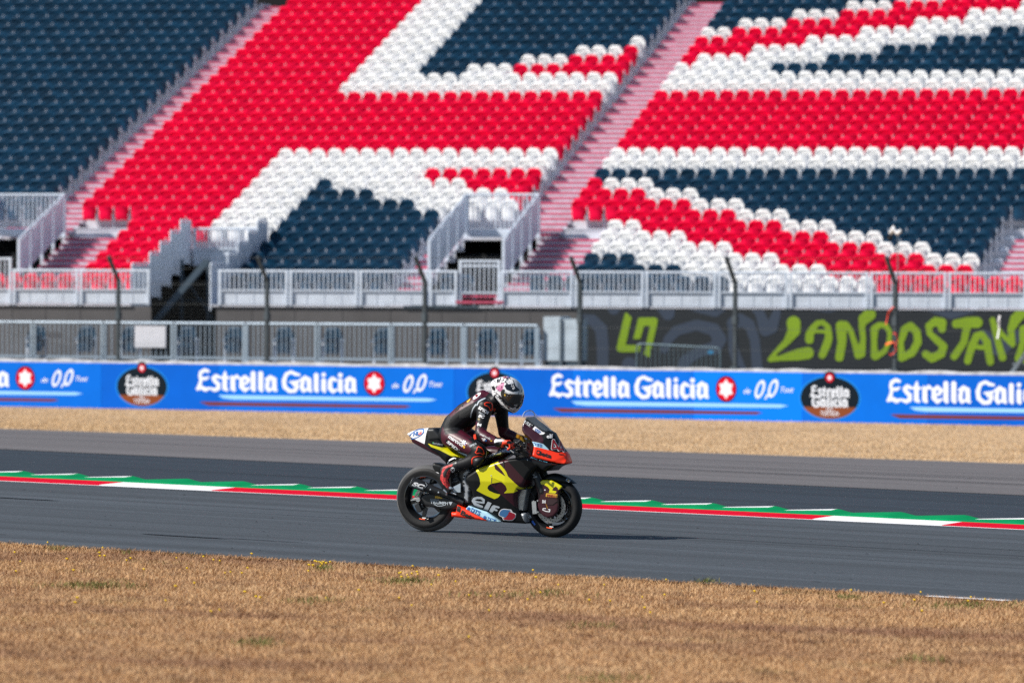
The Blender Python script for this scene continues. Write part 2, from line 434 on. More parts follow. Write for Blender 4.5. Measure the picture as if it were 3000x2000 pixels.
def in_view(x, y, m=0.6): return abs(x) < (1500/FPX)*y+m
pts = []
gn = Vector((-gd.y, gd.x)); gn = gn if gn.y > 0 else -gn
while len(pts) < 340000:
    y = 33.5+nrg.random()**1.0*21; x = nrg.uniform(-1, 1)*(.092*y+.7)
    dv = (Vector((x, y))-gl).dot(gn)
    if dv < .03+.07*math.sin(x*5.1+y*3)*math.sin(x*2.3)+nrg.normal()*.03: pts.append((x, y))
blades('dry_grass', pts, .012, .045, .0045, M_straw, 1.5, 'short parched straw coloured grass covering the near verge')
# green patches and yellow flowers where the photograph has them
gp = []; fl = []
for px, py, ex, ey, nn_ in [(270, 1718, 130, 9, 420), (1190, 1705, 90, 8, 300), (1620, 1738, 60, 7, 120), (750, 1885, 70, 10, 200), (945, 1667, 26, 5, 160), (2070, 1705, 40, 5, 90), (1500, 1745, 200, 8, 160),
        (2830, 1775, 160, 9, 300), (2480, 1752, 60, 5, 110), (900, 1762, 90, 8, 120), (160, 1610, 25, 4, 60), (370, 1620, 15, 3, 40), (2700, 1935, 90, 10, 120), (1740, 1835, 90, 8, 90), (1780, 1990, 120, 12, 120)]:
    for k in range(nn_):
        p = ground_hit(px+nrg.normal()*ex*.5, py+nrg.normal()*ey*.5); gp.append((p.x, p.y))
blades('green_tufts', gp, .03, .065, .007, M_green, 1.0, 'green tufts of grass still alive in the parched verge')
M_yel = mat('yellow petals', (.80, .55, .01), .6)
mbf = MB()
for px, py, ex, ey, nn_ in [(930, 1664, 20, 4, 12), (1180, 1693, 60, 5, 8), (1880, 1690, 30, 4, 9), (1500, 1740, 500, 30, 26), (330, 1640, 200, 30, 14), (700, 1675, 260, 20, 12), (2700, 1760, 250, 20, 12), (1000, 1790, 700, 60, 14)]:
    for k in range(nn_):
        p = ground_hit(px+nrg.normal()*ex, py+nrg.normal()*ey)
        if (p.xy-gl).dot(gn) > -.05: continue
        r = rnd.uniform(.008, .016); h = rnd.uniform(.03, .065); z = gz(p.x, p.y)+h
        V = [(p.x+r*math.cos(q*math.tau/6), p.y+r*math.sin(q*math.tau/6), z+(.004 if q % 2 else 0)) for q in range(6)]
        mbf.add(V+[(p.x, p.y, z-.012), (p.x, p.y, z+.008)], [(q, (q+1) % 6, 6) for q in range(6)]+[(q, (q+1) % 6, 7) for q in range(6)])
        mbf.add([(p.x-.0015, p.y, z-h), (p.x+.0015, p.y, z-h), (p.x+.0015, p.y, z-.01), (p.x-.0015, p.y, z-.01)], [(0, 1, 2, 3)], 1)
o = mbf.build('wild_flowers', [M_yel, mat('flower stem green', (.10, .12, .03), .7)], fix=False); tag(o, 'tiny yellow wild flowers dotted over the parched verge', kind='stuff')
# bleached stubble over the strip in front of the wall
pts = []; fl0, fd0 = LN['gravel']; wl, wd0 = LN['wall']
fn = Vector((-fd0.y, fd0.x)); fn = fn if fn.y > 0 else -fn
wn = Vector((-wd0.y, wd0.x)); wn = wn if wn.y > 0 else -wn
while len(pts) < 150000:
    y = nrg.uniform(90, 150); x = nrg.uniform(-1, 1)*(.09*y+2)
    q = Vector((x, y))
    if (q-fl0).dot(fn) > .25*math.sin(x*1.7)+nrg.normal()*.12 and (q-wl).dot(wn) < -.05: pts.append((x, y))
blades('stubble', pts, .015, .045, .014, M_strawf, 1.0, 'sun bleached stubble on the tan strip below the blue wall')
# ------------------------------------------------------------------ safety wall with its advertising wrap
W0 = Vector((-13.12, 145.9)); W1 = Vector((11.67, 129.6)); WD = (W1-W0).normalized(); WANG = math.atan2(WD.y, WD.x); WNRM = Vector((WD.y, -WD.x))
def plane_uv(px, py, P0, D):
    """where the sight line of a measured place meets an upright plane: distance along it, and height"""
    rx, rz = ray(px, py); # (rx*d, d) = P0 + s*D
    det = rx*(-D.y)+D.x; d = (P0.x*(-D.y)+D.x*P0.y)/det
    s = (Vector((rx*d, d))-P0).dot(D); return s, CZ+rz*d
def wuv(px, py): return plane_uv(px, py, W0, WD)
M_conc = mat('weathered white concrete', (.43, .44, .47), .9, var=.3, vscale=5, bump=.6, bscale=20)
M_blue = mat('blue printed wrap', (.0, .128, .62), .6, spec=.08, var=.07, vscale=1.3, bump=.25, bscale=3)
M_blue2 = mat('brighter blue wrap piece', (.0, .18, .86), .6, spec=.08)
M_blue3 = mat('deeper blue wrap piece', (.0, .10, .54), .6, spec=.08, var=.07, vscale=1.3, bump=.25, bscale=3)
M_prw = mat('white print', (.68, .73, .82), .6, spec=.08)
M_prlb = mat('pale blue print', (.27, .55, .88), .6, spec=.08)
M_prbr = mat('brown print', (.15, .035, .03), .6, spec=.08)
M_prred = mat('red print', (.55, .0, .02), .6, spec=.08)
M_prdk = mat('near black print', (.004, .010, .018), .6, spec=.08)
M_prmb = mat('mid blue print', (.01, .22, .70), .6, spec=.08)
M_pror = mat('rust print', (.20, .055, .02), .6, spec=.08)
wall = empty('safety_wall', 'long low concrete safety wall wrapped in blue beer advertising', 'wall', (W0.x, W0.y, 0), WANG)
def wall_body():
    mb = MB(); xs = [-40+.5*i for i in range(161)]
    V = []
    for x in xs:
        h = .52+.018*math.sin(x*7.3)+.02*rnd.uniform(-1, 1)
        V += [(x, 0, -.85), (x, 0, h-.03), (x, .06, h), (x, .26, h), (x, .32, h-.03), (x, .32, -.85)]
    F = [(i*6+j, (i+1)*6+j, (i+1)*6+j+1, i*6+j+1) for i in range(160) for j in range(5)]
    mb.add(V, F); mb.build('concrete', M_conc, wall)
wall_body()
WTOP = .445
def banner_panels():
    cuts = [-40]+[wuv(px, 1140)[0] for px in (298, 640, 985, 1331, 1677, 2032, 2352, 2720)]+[40]
    ms = [0, 2, 0, 0, 2, 0, 1, 0, 2]
    for a, b, m in zip(cuts, cuts[1:], ms):
        mb = MB(); mb.box(a+.004, b-.004, -.014, -.002, -.80, WTOP)
        mb.build('advertising_panel', [M_blue, M_blue2, M_blue3][m], wall)
banner_panels()
# blackletter words drawn with a broad pen, in the coordinates of the measured enlargement
def stem(x, top, r=21): return [(x, top, r), (x, 222, r), (x+8, 236, r*.7)]
BL_E = [[(180, 78, 13), (150, 68, 15), (116, 88, 15), (108, 122, 13), (118, 152, 13), (110, 186, 14), (86, 232, 11)], [(112, 140, 12), (158, 142, 14), (180, 130, 9)],
    [(86, 232, 12), (122, 218, 17), (158, 236, 17), (194, 222, 9)]]
BL_s = [[(276, 130, 13), (246, 116, 15), (223, 138, 16), (242, 166, 17), (268, 188, 17), (268, 222, 17), (238, 238, 16), (207, 228, 11)]]
BL_t = [[(326, 82, 8), (322, 120, 19), (322, 222, 20), (342, 236, 12)], [(292, 131, 9), (360, 131, 9)]]
BL_r = [[(384, 120, 10), (392, 140, 20), (392, 222, 21), (404, 236, 14)], [(400, 140, 10), (424, 118, 15), (444, 132, 12)]]
BL_e = [[(496, 120, 14), (468, 148, 18), (466, 205, 20), (496, 236, 17), (532, 216, 9)], [(496, 118, 13), (526, 146, 17), (512, 176, 12), (478, 188, 7)]]
BL_a1 = [[(700, 150, 13), (688, 180, 18), (688, 215, 18), (702, 236, 15), (728, 222, 9)], [(676, 142, 10), (714, 120, 16), (748, 142, 18)], [(748, 140, 20), (750, 222, 20), (764, 236, 12)]]
BL_G = [[(964, 98, 11), (930, 92, 15), (894, 74, 13), (852, 94, 15), (832, 150, 18), (838, 204, 18), (880, 240, 16), (926, 236, 16), (946, 202, 16), (942, 168, 12)], [(888, 162, 9), (934, 162, 13), (968, 148, 8)], [(906, 168, 8), (918, 186, 12)]]
def sh(st, dx): return [[(p[0]+dx, p[1], p[2]) for p in s] for s in st]
BL_l1, BL_l2 = [stem(567, 92)], [stem(632, 92)]
BL_a2 = sh(BL_a1, 300); BL_l3 = [stem(1110, 100, 20)]; BL_i1 = [stem(1174, 145, 20), [(1174, 95, 19)]]
BL_c = [[(1280, 140, 13), (1250, 122, 13), (1230, 150, 19), (1228, 208, 19), (1254, 238, 16), (1286, 222, 9)]]
BL_i2 = [stem(1318, 145, 20), [(1318, 97, 20)]]; BL_a3 = sh(BL_a1, 684)
EST = BL_E+BL_s+BL_t+BL_r+BL_e+BL_l1+BL_l2+BL_a1
GAL = BL_G+BL_a2+BL_l3+BL_i1+BL_c+BL_i2+BL_a3
EST_M = sdf_mesh(lambda X, Y: strokesdf(EST, X, Y), 60, 800, 40, 270, 5)
GAL_M = sdf_mesh(lambda X, Y: strokesdf(GAL, X, Y), 800, 1480, 40, 270, 5)
def tilt(x, y): return x, y+(x-75)*.0135                    # the words run down to the right with the wall in that enlargement
def z2w(x, y): return wuv(550+x/2.94, 1060+y/2.94)
def mesh2wall(mb, V, F, fn, y, m=0):
    P = [fn(*v) for v in V]; mb.add([(s, y, h) for s, h in P], F, m)
def star(cx, cy, r, r2, n=6, rot=-math.pi/2): return [(cx+(r if k % 2 == 0 else r2)*math.cos(rot+k*math.pi/n), cy+(r if k % 2 == 0 else r2)*math.sin(rot+k*math.pi/n)) for k in range(2*n)]
def disc(r, n=40): return [(r*math.cos(k*math.tau/n), r*math.sin(k*math.tau/n)) for k in range(n)]
def flat(mb, P, y, m=0): mb.add([(s, y, h) for s, h in P], [tuple(range(len(P)))], m)
s_ref = z2w(90, 235)[0]
S_TXT = [s_ref, wuv(1615, 1158)[0], wuv(2604, 1180)[0]]
c0, h0 = z2w(1610, 185); RR = .285
S_TXT = [wuv(75, 1108)[0]-(c0-s_ref)]+S_TXT
def wall_group(ds, kx):
    W_ = lambda x, y: (lambda q: ((q[0]-s_ref)*kx+s_ref+ds, q[1]))(z2w(x, y))
    f = lambda x, y: W_(*tilt(x, y)); c1 = (c0-s_ref)*kx+s_ref
    mb = MB(); mesh2wall(mb, *EST_M, f, -.018); mesh2wall(mb, *GAL_M, f, -.018)
    # the figures 0,0
    def oval(cx, cy, rx, ry, sl=.28): return [(cx+rx*math.cos(k*math.tau/36)-sl*ry*math.sin(k*math.tau/36), cy+ry*math.sin(k*math.tau/36)) for k in range(36)]
    for cx, cy in ((1904, 188), (2018, 180)):
        A, B = oval(cx, cy, 40, 76), oval(cx, cy, 20, 52); P = [W_(*q) for q in A+B]
        mb.add([(s, -.018, h) for s, h in P], [(k, (k+1) % 36, 36+(k+1) % 36, 36+k) for k in range(36)])
    flat(mb, [W_(*q) for q in [(1962, 228), (1978, 236), (1955, 272), (1942, 268)]], -.018)
    for w_, x_, y_, sz in (('de', 1762, 222, 62), ('Tost', 2084, 212, 62)):
        V, F, wd = text2d(w_, .012, .35); mesh2wall(mb, [(x_+p[0]*sz, y_-p[1]*sz) for p in V], F, W_, -.018)
    mb.build('lettering', M_prw, wall)
    mb = MB()
    flat(mb, [(c1+ds+x*1.12*kx, h0+y*1.1) for x, y in disc(RR)], -.017, 0); flat(mb, [(c1+ds+x*kx, h0+y*.97) for x, y in disc(RR)], -.020, 1)
    flat(mb, [(c1+ds+x*kx, h0+y) for x, y in star(0, 0, .235, .15)], -.023, 2)
    mb.build('star_badge', [M_prdk, M_prred, M_prw], wall)
    mb = MB()
    def band(pts, y, m): flat(mb, [W_(*p) for p in pts], y, m)
    band([(265, 286), (330, 284), (2080, 312), (2150, 324), (2080, 340), (400, 322), (310, 312)], -.018, 0)
    band([(108, 345), (125, 341), (1880, 372), (1925, 381), (1870, 396), (180, 374)], -.018, 1)
    mb.build('underline_stripe', [M_prlb, M_prbr], wall)
for S_, k_ in zip(S_TXT, (1, 1, .915, .885)): wall_group(S_-s_ref, k_)
def emblem(px):
    cx, cy = wuv(px, 1136 if px < 1000 else (1163 if px < 2000 else 1175)); RX, RY = .79, .49
    cy = -.135
    def el(k, sx=1, sy=1): return [(cx+RX*sx*math.cos(t*math.tau/56), cy+RY*sy*math.sin(t*math.tau/56)) for t in range(k[0], k[1]+1)]
    mb = MB(); full = (0, 55)
    flat(mb, el(full, 1.05, 1.06), -.017, 5); flat(mb, el(full), -.019, 1)
    a = [p for p in el(full) if p[1] < cy-.21]; a.sort(key=lambda p: p[0]); flat(mb, [(p[0], p[1]) for p in a], -.021, 2)
    flat(mb, [(cx+x*.6, cy+.47+y*.6) for x, y in disc(.27)], -.022, 1); flat(mb, [(cx+x, cy+.47+y) for x, y in disc(.135)], -.024, 1)
    flat(mb, [(cx+x, cy+.47+y) for x, y in disc(.105)], -.026, 3); flat(mb, [(cx+x, cy+.47+y) for x, y in star(0, 0, .07, .04)], -.028, 4)
    k = .00150
    for M_, x0, x1, yb in ((EST_M, 75, 770, .03), (GAL_M, 815, 1455, -.20)):
        V, F = M_; mb.add([(cx+(x-(x0+x1)/2)*k, -.023, cy+yb+(238-y)*k*.95) for x, y in V], F, 4)
    V, F, wd = text2d('TOSTADA', .01); q = .50/wd; mb.add([(cx+(x-wd/2)*q, -.023, cy-.41+y*q*1.35) for x, y in V], F, 4)
    V, F, wd = text2d('0,0', .0); q = .16/wd; mb.add([(cx+(x-wd/2)*q, -.023, cy-.285+y*q), ][0:0] or [(cx+(x-wd/2)*q, -.023, cy-.30+y*q) for x, y in V], F, 4)
    mb.build('oval_emblem', [M_prlb, M_prdk, M_pror, M_prred, M_prw, M_prmb], wall)
for px in (417, 1450, 2432): emblem(px)
o_ = wuv(417, 1136)[0]; d_ = wuv(1450, 1163)[0]-o_

# ------------------------------------------------------------------ debris fence on the wall
M_galv = mat('dull galvanised steel', (.16, .20, .24), .55, metal=.5, var=.15, vscale=4)
M_post = mat('dark weathered steel post', (.045, .062, .078), .6, metal=.3, var=.2, vscale=6)
M_wire = mat('fence wire', (.030, .038, .045), .6, metal=.2)
fence = empty('debris_fence', 'tall wire debris fence with cranked dark posts standing on the blue wall', 'fence', (W0.x, W0.y, 0), WANG)
POST_S = [wuv(px, 1070)[0] for px in (335, 771, 1233, 1688, 2143, 2612)]
step = (POST_S[-1]-POST_S[0])/5; POST_S = [POST_S[0]-2*step, POST_S[0]-step]+POST_S+[POST_S[-1]+step, POST_S[-1]+2*step]
for s in POST_S:
    mb = MB(); mb.bar((s, .16, .50), (s, .16, 2.56), .085, .085, up=(0, 1, 0)); mb.bar((s, .16, 2.53), (s, -.26, 3.14), .075, .075, up=(1, 0, 0))
    mb.box(s-.10, s+.10, .08, .26, .50, .56); mb.bar((s, .16, 1.55), (s, .16, 1.75), .12, .12, up=(0, 1, 0)); mb.build('post', M_post, fence)
def fence_mesh():
    mb = MB(); a, b = POST_S[0], POST_S[-1]; t = .0016
    n = int((b-a)/.10)
    for i in range(n+1):
        x = a+i*.10; mb.box(x-t, x+t, .105, .108, .60, 2.52)
    for k in range(20):
        z = .62+k*.10; mb.box(a, b, .108, .111, z-t, z+t)
    mb.build('wire_mesh', M_wire, fence, fix=False)
    mb = MB()
    for z in (.95, 1.45, 1.95, 2.45): mb.tube([(a, .10, z), (b, .10, z)], .0035, 6)
    for y, z in ((-.05, 2.84), (-.24, 3.11)): mb.tube([(a, y, z), (b, y, z)], .0035, 6)
    mb.build('cable', M_wire, fence, fix=False)
fence_mesh()
mb = MB(); p = plane_uv(2950, 1096, W0, WD); q = plane_uv(3030, 990, W0, WD)
mb.bar((p[0], .2, p[1]), (q[0], .16, q[1]), .09, .09, up=(0, 1, 0)); p = plane_uv(2955, 1066, W0, WD); mb.bar((p[0], .22, p[1]), (p[0]+1.2, .22, p[1]), .05, .05, up=(0, 1, 0)); mb.build('brace', M_galv, fence)
# orange tape knotted round the post on the right, a white strip caught in the mesh
M_tape = mat('orange red plastic tape', (.75, .06, .03), .5)
def ribbon(pts, wd, name, m, label, cat):
    mb = MB(); P = [plane_uv(px, py, W0, WD) for px, py in pts]; V = []; F = []
    for i, (s, h) in enumerate(P):
        a = P[max(0, i-1)]; b = P[min(len(P)-1, i+1)]; t = Vector((b[0]-a[0], b[1]-a[1])).normalized(); n = Vector((-t.y, t.x))*wd/2
        for k in (-1, 1): V.append((s+n.x*k, .08+.02*math.sin(i*2)*k-.03*(i % 2), h+n.y*k))
    F = [(2*i, 2*i+2, 2*i+3, 2*i+1) for i in range(len(P)-1)]; n0 = len(V)
    V += [(x, y-.006, z) for x, y, z in V]; F += [tuple(n0+j for j in reversed(f)) for f in F]
    for i in range(len(P)-1): F += [(2*i, n0+2*i, n0+2*i+2, 2*i+2), (2*i+1, 2*i+3, n0+2*i+3, n0+2*i+1)]
    mb.add(V, F); o = mb.build(name, m); o.location = (W0.x, W0.y, 0); o.rotation_euler = (0, 0, WANG); return tag(o, label, cat)
ribbon([(2613, 898), (2600, 915), (2594, 935), (2592, 950)], .036, 'tape_strip', M_tape, 'loose end of orange red tape fluttering beside the fence post, highest piece', 'tape')
ribbon([(2612, 975), (2622, 978), (2626, 995), (2620, 1012), (2622, 1025), (2614, 1036), (2604, 1040), (2601, 1032)], .026, 'tape_strip', M_tape, 'long looped orange red tape knotted around the right fence post', 'tape')
ribbon([(2590, 1010), (2602, 1004), (2616, 1003)], .055, 'tape_strip', mat('bright orange tape', (.85, .13, .02), .5), 'short bright orange tape end sticking out left of the fence post', 'tape')
ribbon([(2924, 924), (2923, 945), (2922, 965), (2919, 992)], .045, 'plastic_strip', mat('white plastic', (.75, .75, .8), .5), 'upright white plastic strip caught in the fence over the green lettering', 'plastic strip')
# ------------------------------------------------------------------ grandstand frame: x along the rows, y back into the stand, z up
AL, OX, OY, OZ, RT, RR_ = .2571, -13.0899, 149.7286, 2.7157, .8627, .2923
SD = Vector((math.cos(AL), -math.sin(AL))); SN = Vector((math.sin(AL), math.cos(AL)))
def s2w(u, v, z): p = Vector((OX, OY))+SD*u+SN*v; return (p.x, p.y, z)
TZ = lambda n: OZ-.80+RR_*n                  # height of the tread of row n
def u_at(px, n, dv=0, z=None):
    """place along row n seen at a measured picture column"""
    z = OZ+RR_*n if z is None else z; lo, hi = -30., 45.
    for _ in range(50):
        m = (lo+hi)/2
        if proj(s2w(m, RT*n+dv, z))[0] < px: lo = m
        else: hi = m
    return (lo+hi)/2
def suv(px, py, v):                          # on an upright plane parallel to the rows at depth v
    return plane_uv(px, py, Vector((OX, OY))+SN*v, SD)
M_alu = mat('ribbed aluminium deck', (.62, .63, .70), .6, metal=.0, var=.12, vscale=6)
M_alu2 = mat('pale galvanised panel', (.60, .66, .76), .6, metal=.0, var=.1, vscale=3)
M_rail = mat('galvanised rail', (.62, .69, .80), .5, metal=.0, var=.1, vscale=10)
M_stair = mat('dusty stair deck', (.54, .50, .58), .7, var=.14, vscale=5)
M_nose = mat('red step edging', (.56, .075, .15), .8, var=.2, vscale=8)
M_fascia = mat('grey brown ply hoarding', (.10, .094, .096), .85, var=.15, vscale=1.2)
M_dark = mat('shade and lens black', (.004, .005, .007), .95)  # near black that holds the shade under stand and platform
M_steel = mat('scaffold steel', (.06, .09, .12), .5, metal=.4)
stand = empty('grandstand', 'stepped temporary grandstand filling the background above the blue wall', 'grandstand', (OX, OY, 0), -AL)
UMIN, UMAX, NR = -17.0, 36.0, 32
URED = u_at(272, 1); PIT = (u_at(1132, 1)-u_at(272, 1))/17.0
def lat(j): return URED+j*PIT
U1, U2 = (-2.25, -.30), (11.0, 13.0)         # the two stair wells
U3 = (lat(3)+.36, lat(9)-.34)                # open bay between the red and the navy seats
U4 = (UMIN, U1[0])
FRONT = -1.30
def terrace():
    mb = MB(); 
    def tread(n, a, b):
        v0, v1 = RT*n-.60, RT*n+.263
        if n == 0: v0 = FRONT
        mb.box(a, b, v0, v1-.003, TZ(n)-.04, TZ(n))
        if n: mb.box(a, b, v0+.02, v0+.05, TZ(n)-RR_-.02, TZ(n)-.042)
    for n in range(NR):
        if n >= 7: tread(n, UMIN, UMAX)
        elif n >= 5:
            for a, b in ((UMIN, U1[0]), (U1[1], U2[0]), (U2[1], UMAX)): tread(n, a, b)
        else:
            for a, b in ((UMIN, U1[0]), (U1[1], U3[0]), (U3[1], U2[0]), (U2[1], UMAX)): tread(n, a, b)
    mb.build('terrace', M_alu, stand)
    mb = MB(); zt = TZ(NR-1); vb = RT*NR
    mb.box(UMIN, UMAX, vb, vb+.1, -1, zt+2.2); mb.box(UMIN-.1, UMIN, FRONT, vb, -1, TZ(0)-.3); mb.box(UMAX, UMAX+.1, FRONT, vb, -1, TZ(0)-.3)  # added back and end walls, unseen, keep light out from under the rows
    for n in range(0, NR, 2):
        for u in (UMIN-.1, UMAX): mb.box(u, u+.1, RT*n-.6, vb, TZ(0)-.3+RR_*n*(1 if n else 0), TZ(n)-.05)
    mb.box(UMIN, UMAX, RT*5.6, RT*5.6+.05, -1, TZ(5)-.1)  # black sheet paints the dark inside the doorways and open bay
    mb.build('light_block', M_dark, stand)
terrace()
def stair(a, b, n0, n1):
    mb = MB()
    for n in range(n0, n1+1):
        for k in (0, 1):
            z = TZ(n-1)+RR_*(k+1)/2+.006; v = RT*n-.60-(.43 if k == 0 else 0)+.0
            if k == 1: v = RT*n-.60
            else: v = RT*n-.60-.40
            if n == n0 and k == 0 and n0 == 0: continue
            mb.box(a, b, v-.012, v+.42, z-.035, z, 0)
            mb.box(a, b, v-.020, v-.0125, z-.062, z+.004, 1)
            mb.box(a, b, v-.010, v+.0, z-RR_/2, z-.036, 0)
    return mb.build('stair', [M_stair, M_nose], stand)
stair(-1.28, -.26, 8, NR-1)                  # left aisle
stair(12.22, 13.50, 8, NR-1)                 # right aisle
UR0 = u_at(1709, 1); PR = .474
R_END = u_at(2942-24, 6); U5 = R_END+.36
stair(U1[1]+.10, lat(0)-.28, 1, 6); stair(-2.2, -.26, 7, 7)
stair(lat(17)+.34, U2[0]-.10, 1, 6); stair(12.0, 13.5, 7, 7); stair(U2[1]+.12, UR0-.28, 1, 6); stair(U5+.25, U5+3.2, 1, 6); stair(U5+1.9, U5+3.2, 8, NR-1)
# pale sides of the raked seat decks along the aisles
def sides():
    for u0, u1 in ((-1.46, -1.29), (12.10, 12.21)):
        mb = MB()
        for n in range(7, NR):
            mb.box(u0, u1, RT*n-.58, RT*n+.20, TZ(n)+.003, TZ(n)+.10)
        mb.build('deck_side', M_alu2, stand)
    for u0, u1 in ((lat(17)+.22, lat(17)+.33), (U5, U5+.2)):
        mb = MB()
        for n in range(0, 7): mb.box(u0, u1, RT*n-.58, RT*n+.20, TZ(n)+.003, TZ(n)+.10)
        mb.build('deck_side', M_alu2, stand)
sides()
def under_bay():
    mb = MB()
    a = s0 = u_at(446, 0, -1.0, 1.0); b = u_at(575, 3, 0, 3.0)
    p, q = suv(445, 955, .2), suv(600, 765, .4)
    mb.bar((p[0], .2, p[1]), (q[0], .6, q[1]), .16, .16, up=(0, 1, 0))
    for px in (532, 610): 
        p = suv(px, 900, 2.4); mb.bar((p[0], 2.4, -.9), (p[0], 2.4, 3.1), .07, .07, up=(0, 1, 0))
    p, q = suv(500, 960, 3.2), suv(640, 760, 3.2); mb.bar((q[0], 3.3, p[1]), (p[0], 3.3, q[1]), .05, .05, up=(0, 1, 0))
    p, q = suv(440, 880, 3.6), suv(640, 880, 3.6); mb.bar((p[0], 3.6, p[1]), (q[0], 3.6, q[1]), .05, .05, up=(0, 1, 0))
    mb.build('brace', M_steel, stand)
    mb = MB(); a, b = suv(-200, 900, FRONT)[0], suv(440, 900, FRONT)[0]
    mb.box(a, b, FRONT+.06, FRONT+.10, -.9, TZ(0)-.045); a2, b2 = suv(632, 900, FRONT)[0], UMAX
    mb.box(a2, b2, FRONT+.06, FRONT+.10, -.9, TZ(0)-.045)
    for px in (32, 130, 232, 340, 735, 860, 1000, 1140, 1290, 1420, 1550):
        x = suv(px, 920, FRONT)[0]; mb.box(x-.012, x+.012, FRONT+.052, FRONT+.0605, -.9, TZ(0)-.05)
    mb.build('hoarding', M_fascia, stand)
under_bay()
# ------------------------------------------------------------------ guard rails
def rail_panel(label, a, b, v, z0, z1, kick=.34, base=None, name='guard_rail', nb=None, group='guard rails along the front of the stand', top=True):
    o = empty(name, label, 'guard rail', s2w(a, v, z0), -AL, group); L = b-a; h = z1-z0
    mb = MB()
    mb.tube([(0, 0, h), (L, 0, h)], .030, 8); mb.build('top_rail', M_rail, o, smooth=False)
    mb = MB(); mb.bar((0, 0, kick+.02), (L, 0, kick+.02), .03, .04); mb.build('bottom_rail', M_rail, o)
    me = None; n = nb or max(4, int(L/.118))
    for i in range(n):
        x = L*(i+.5)/n
        if me is None:
            mb = MB(); mb.bar((0, 0, kick+.03), (0, 0, h-.02), .028, .022, up=(0, 1, 0)); q = mb.build('baluster', M_rail, o); q.location.x = x; me = q
        else: q = me.copy(); C.objects.link(q); q.parent = o; q.location.x = x
    for x in (.045, L-.045):
        mb = MB(); mb.bar((x, 0, -.02 if base is None else base), (x, 0, h), .075, .05, up=(0, 1, 0)); mb.build('post', M_rail, o)
    if kick > .1:
        mb = MB(); mb.box(.0, L, .03, .05, -.0, kick); m = max(1, round(L/.47))
        for i in range(m+1): mb.box(L*i/m-.012, L*i/m+.012, .021, .0295, 0.001, kick-.002)
        mb.build('kick_board', M_alu2, o)
    return o
ZR = 2.79
def fr(pxa, pxb, label, z1=ZR, **k):
    a, b = suv(pxa, 840, FRONT)[0], suv(pxb, 840, FRONT)[0]; return rail_panel(label, a+.01, b-.01, FRONT, TZ(0)+.02, z1, **k)
fr(36, 231, 'pale guard rail in front of the red seats, at the far left of the stand')
fr(232, 440, 'pale guard rail ending beside the dark open bay, red seats behind its left end')
fr(638, 845, 'pale guard rail beginning just right of the dark open bay, navy seats behind')
for i, (a, b) in enumerate(((846, 1050), (1051, 1255))):
    fr(a, b, ['pale guard rail before navy seats, between second and third fence posts', 'pale guard rail crossed by the third fence post, below the narrow red stair'][i])
fr(1256, 1341, 'short pale guard rail left of the tall gate, under the red stair')
fr(1466, 1680, 'pale guard rail right of the tall gate, in front of the dark doorway')
fr(1681, 1888, 'pale guard rail right of the fourth fence post, navy front seats behind')
fr(1889, 2100, 'pale guard rail with navy then white front seats behind it')
fr(2101, 2310, 'pale guard rail crossed by the fifth fence post, white front seats behind')
fr(2311, 2546, 'pale guard rail before the last white front seats, left of the taped post')
fr(2547, 2775, 'pale guard rail crossed by the taped fence post, red front seats behind')
fr(2776, 3010, 'pale guard rail at the far right of the stand, red front seats behind')
fr(-190, 35, 'taller pale guard rail cut by the left edge of the photo', z1=ZR+.30)
a, b = suv(1342, 840, FRONT)[0], suv(1465, 840, FRONT)[0]
g = rail_panel('tall barred gate with red steps below, in front of the middle doorway', a, b, FRONT+.05, TZ(0)+.02, 3.06, kick=.30, name='gate', group=None)
g['category'] = 'gate'; del_ = [c for c in g.children if c.name.startswith('kick')]
for c in del_: bpy.data.objects.remove(c)
mb = MB(); mb.tube([(0, 0, 1.0), (b-a, 0, 1.0)], .025, 8); mb.build('middle_rail', M_rail, g)
mb = MB()
for k, z in enumerate((2.04, 2.19)): mb.box(a-.05, b+.1, FRONT-.03+.2*k, FRONT+.25+.2*k, z-.06, z, 0); mb.box(a-.05, b+.1, FRONT-.04+.2*k, FRONT-.031+.2*k, z-.055, z+.01, 1)
mb.build('entrance_step', [M_alu, M_nose], stand)
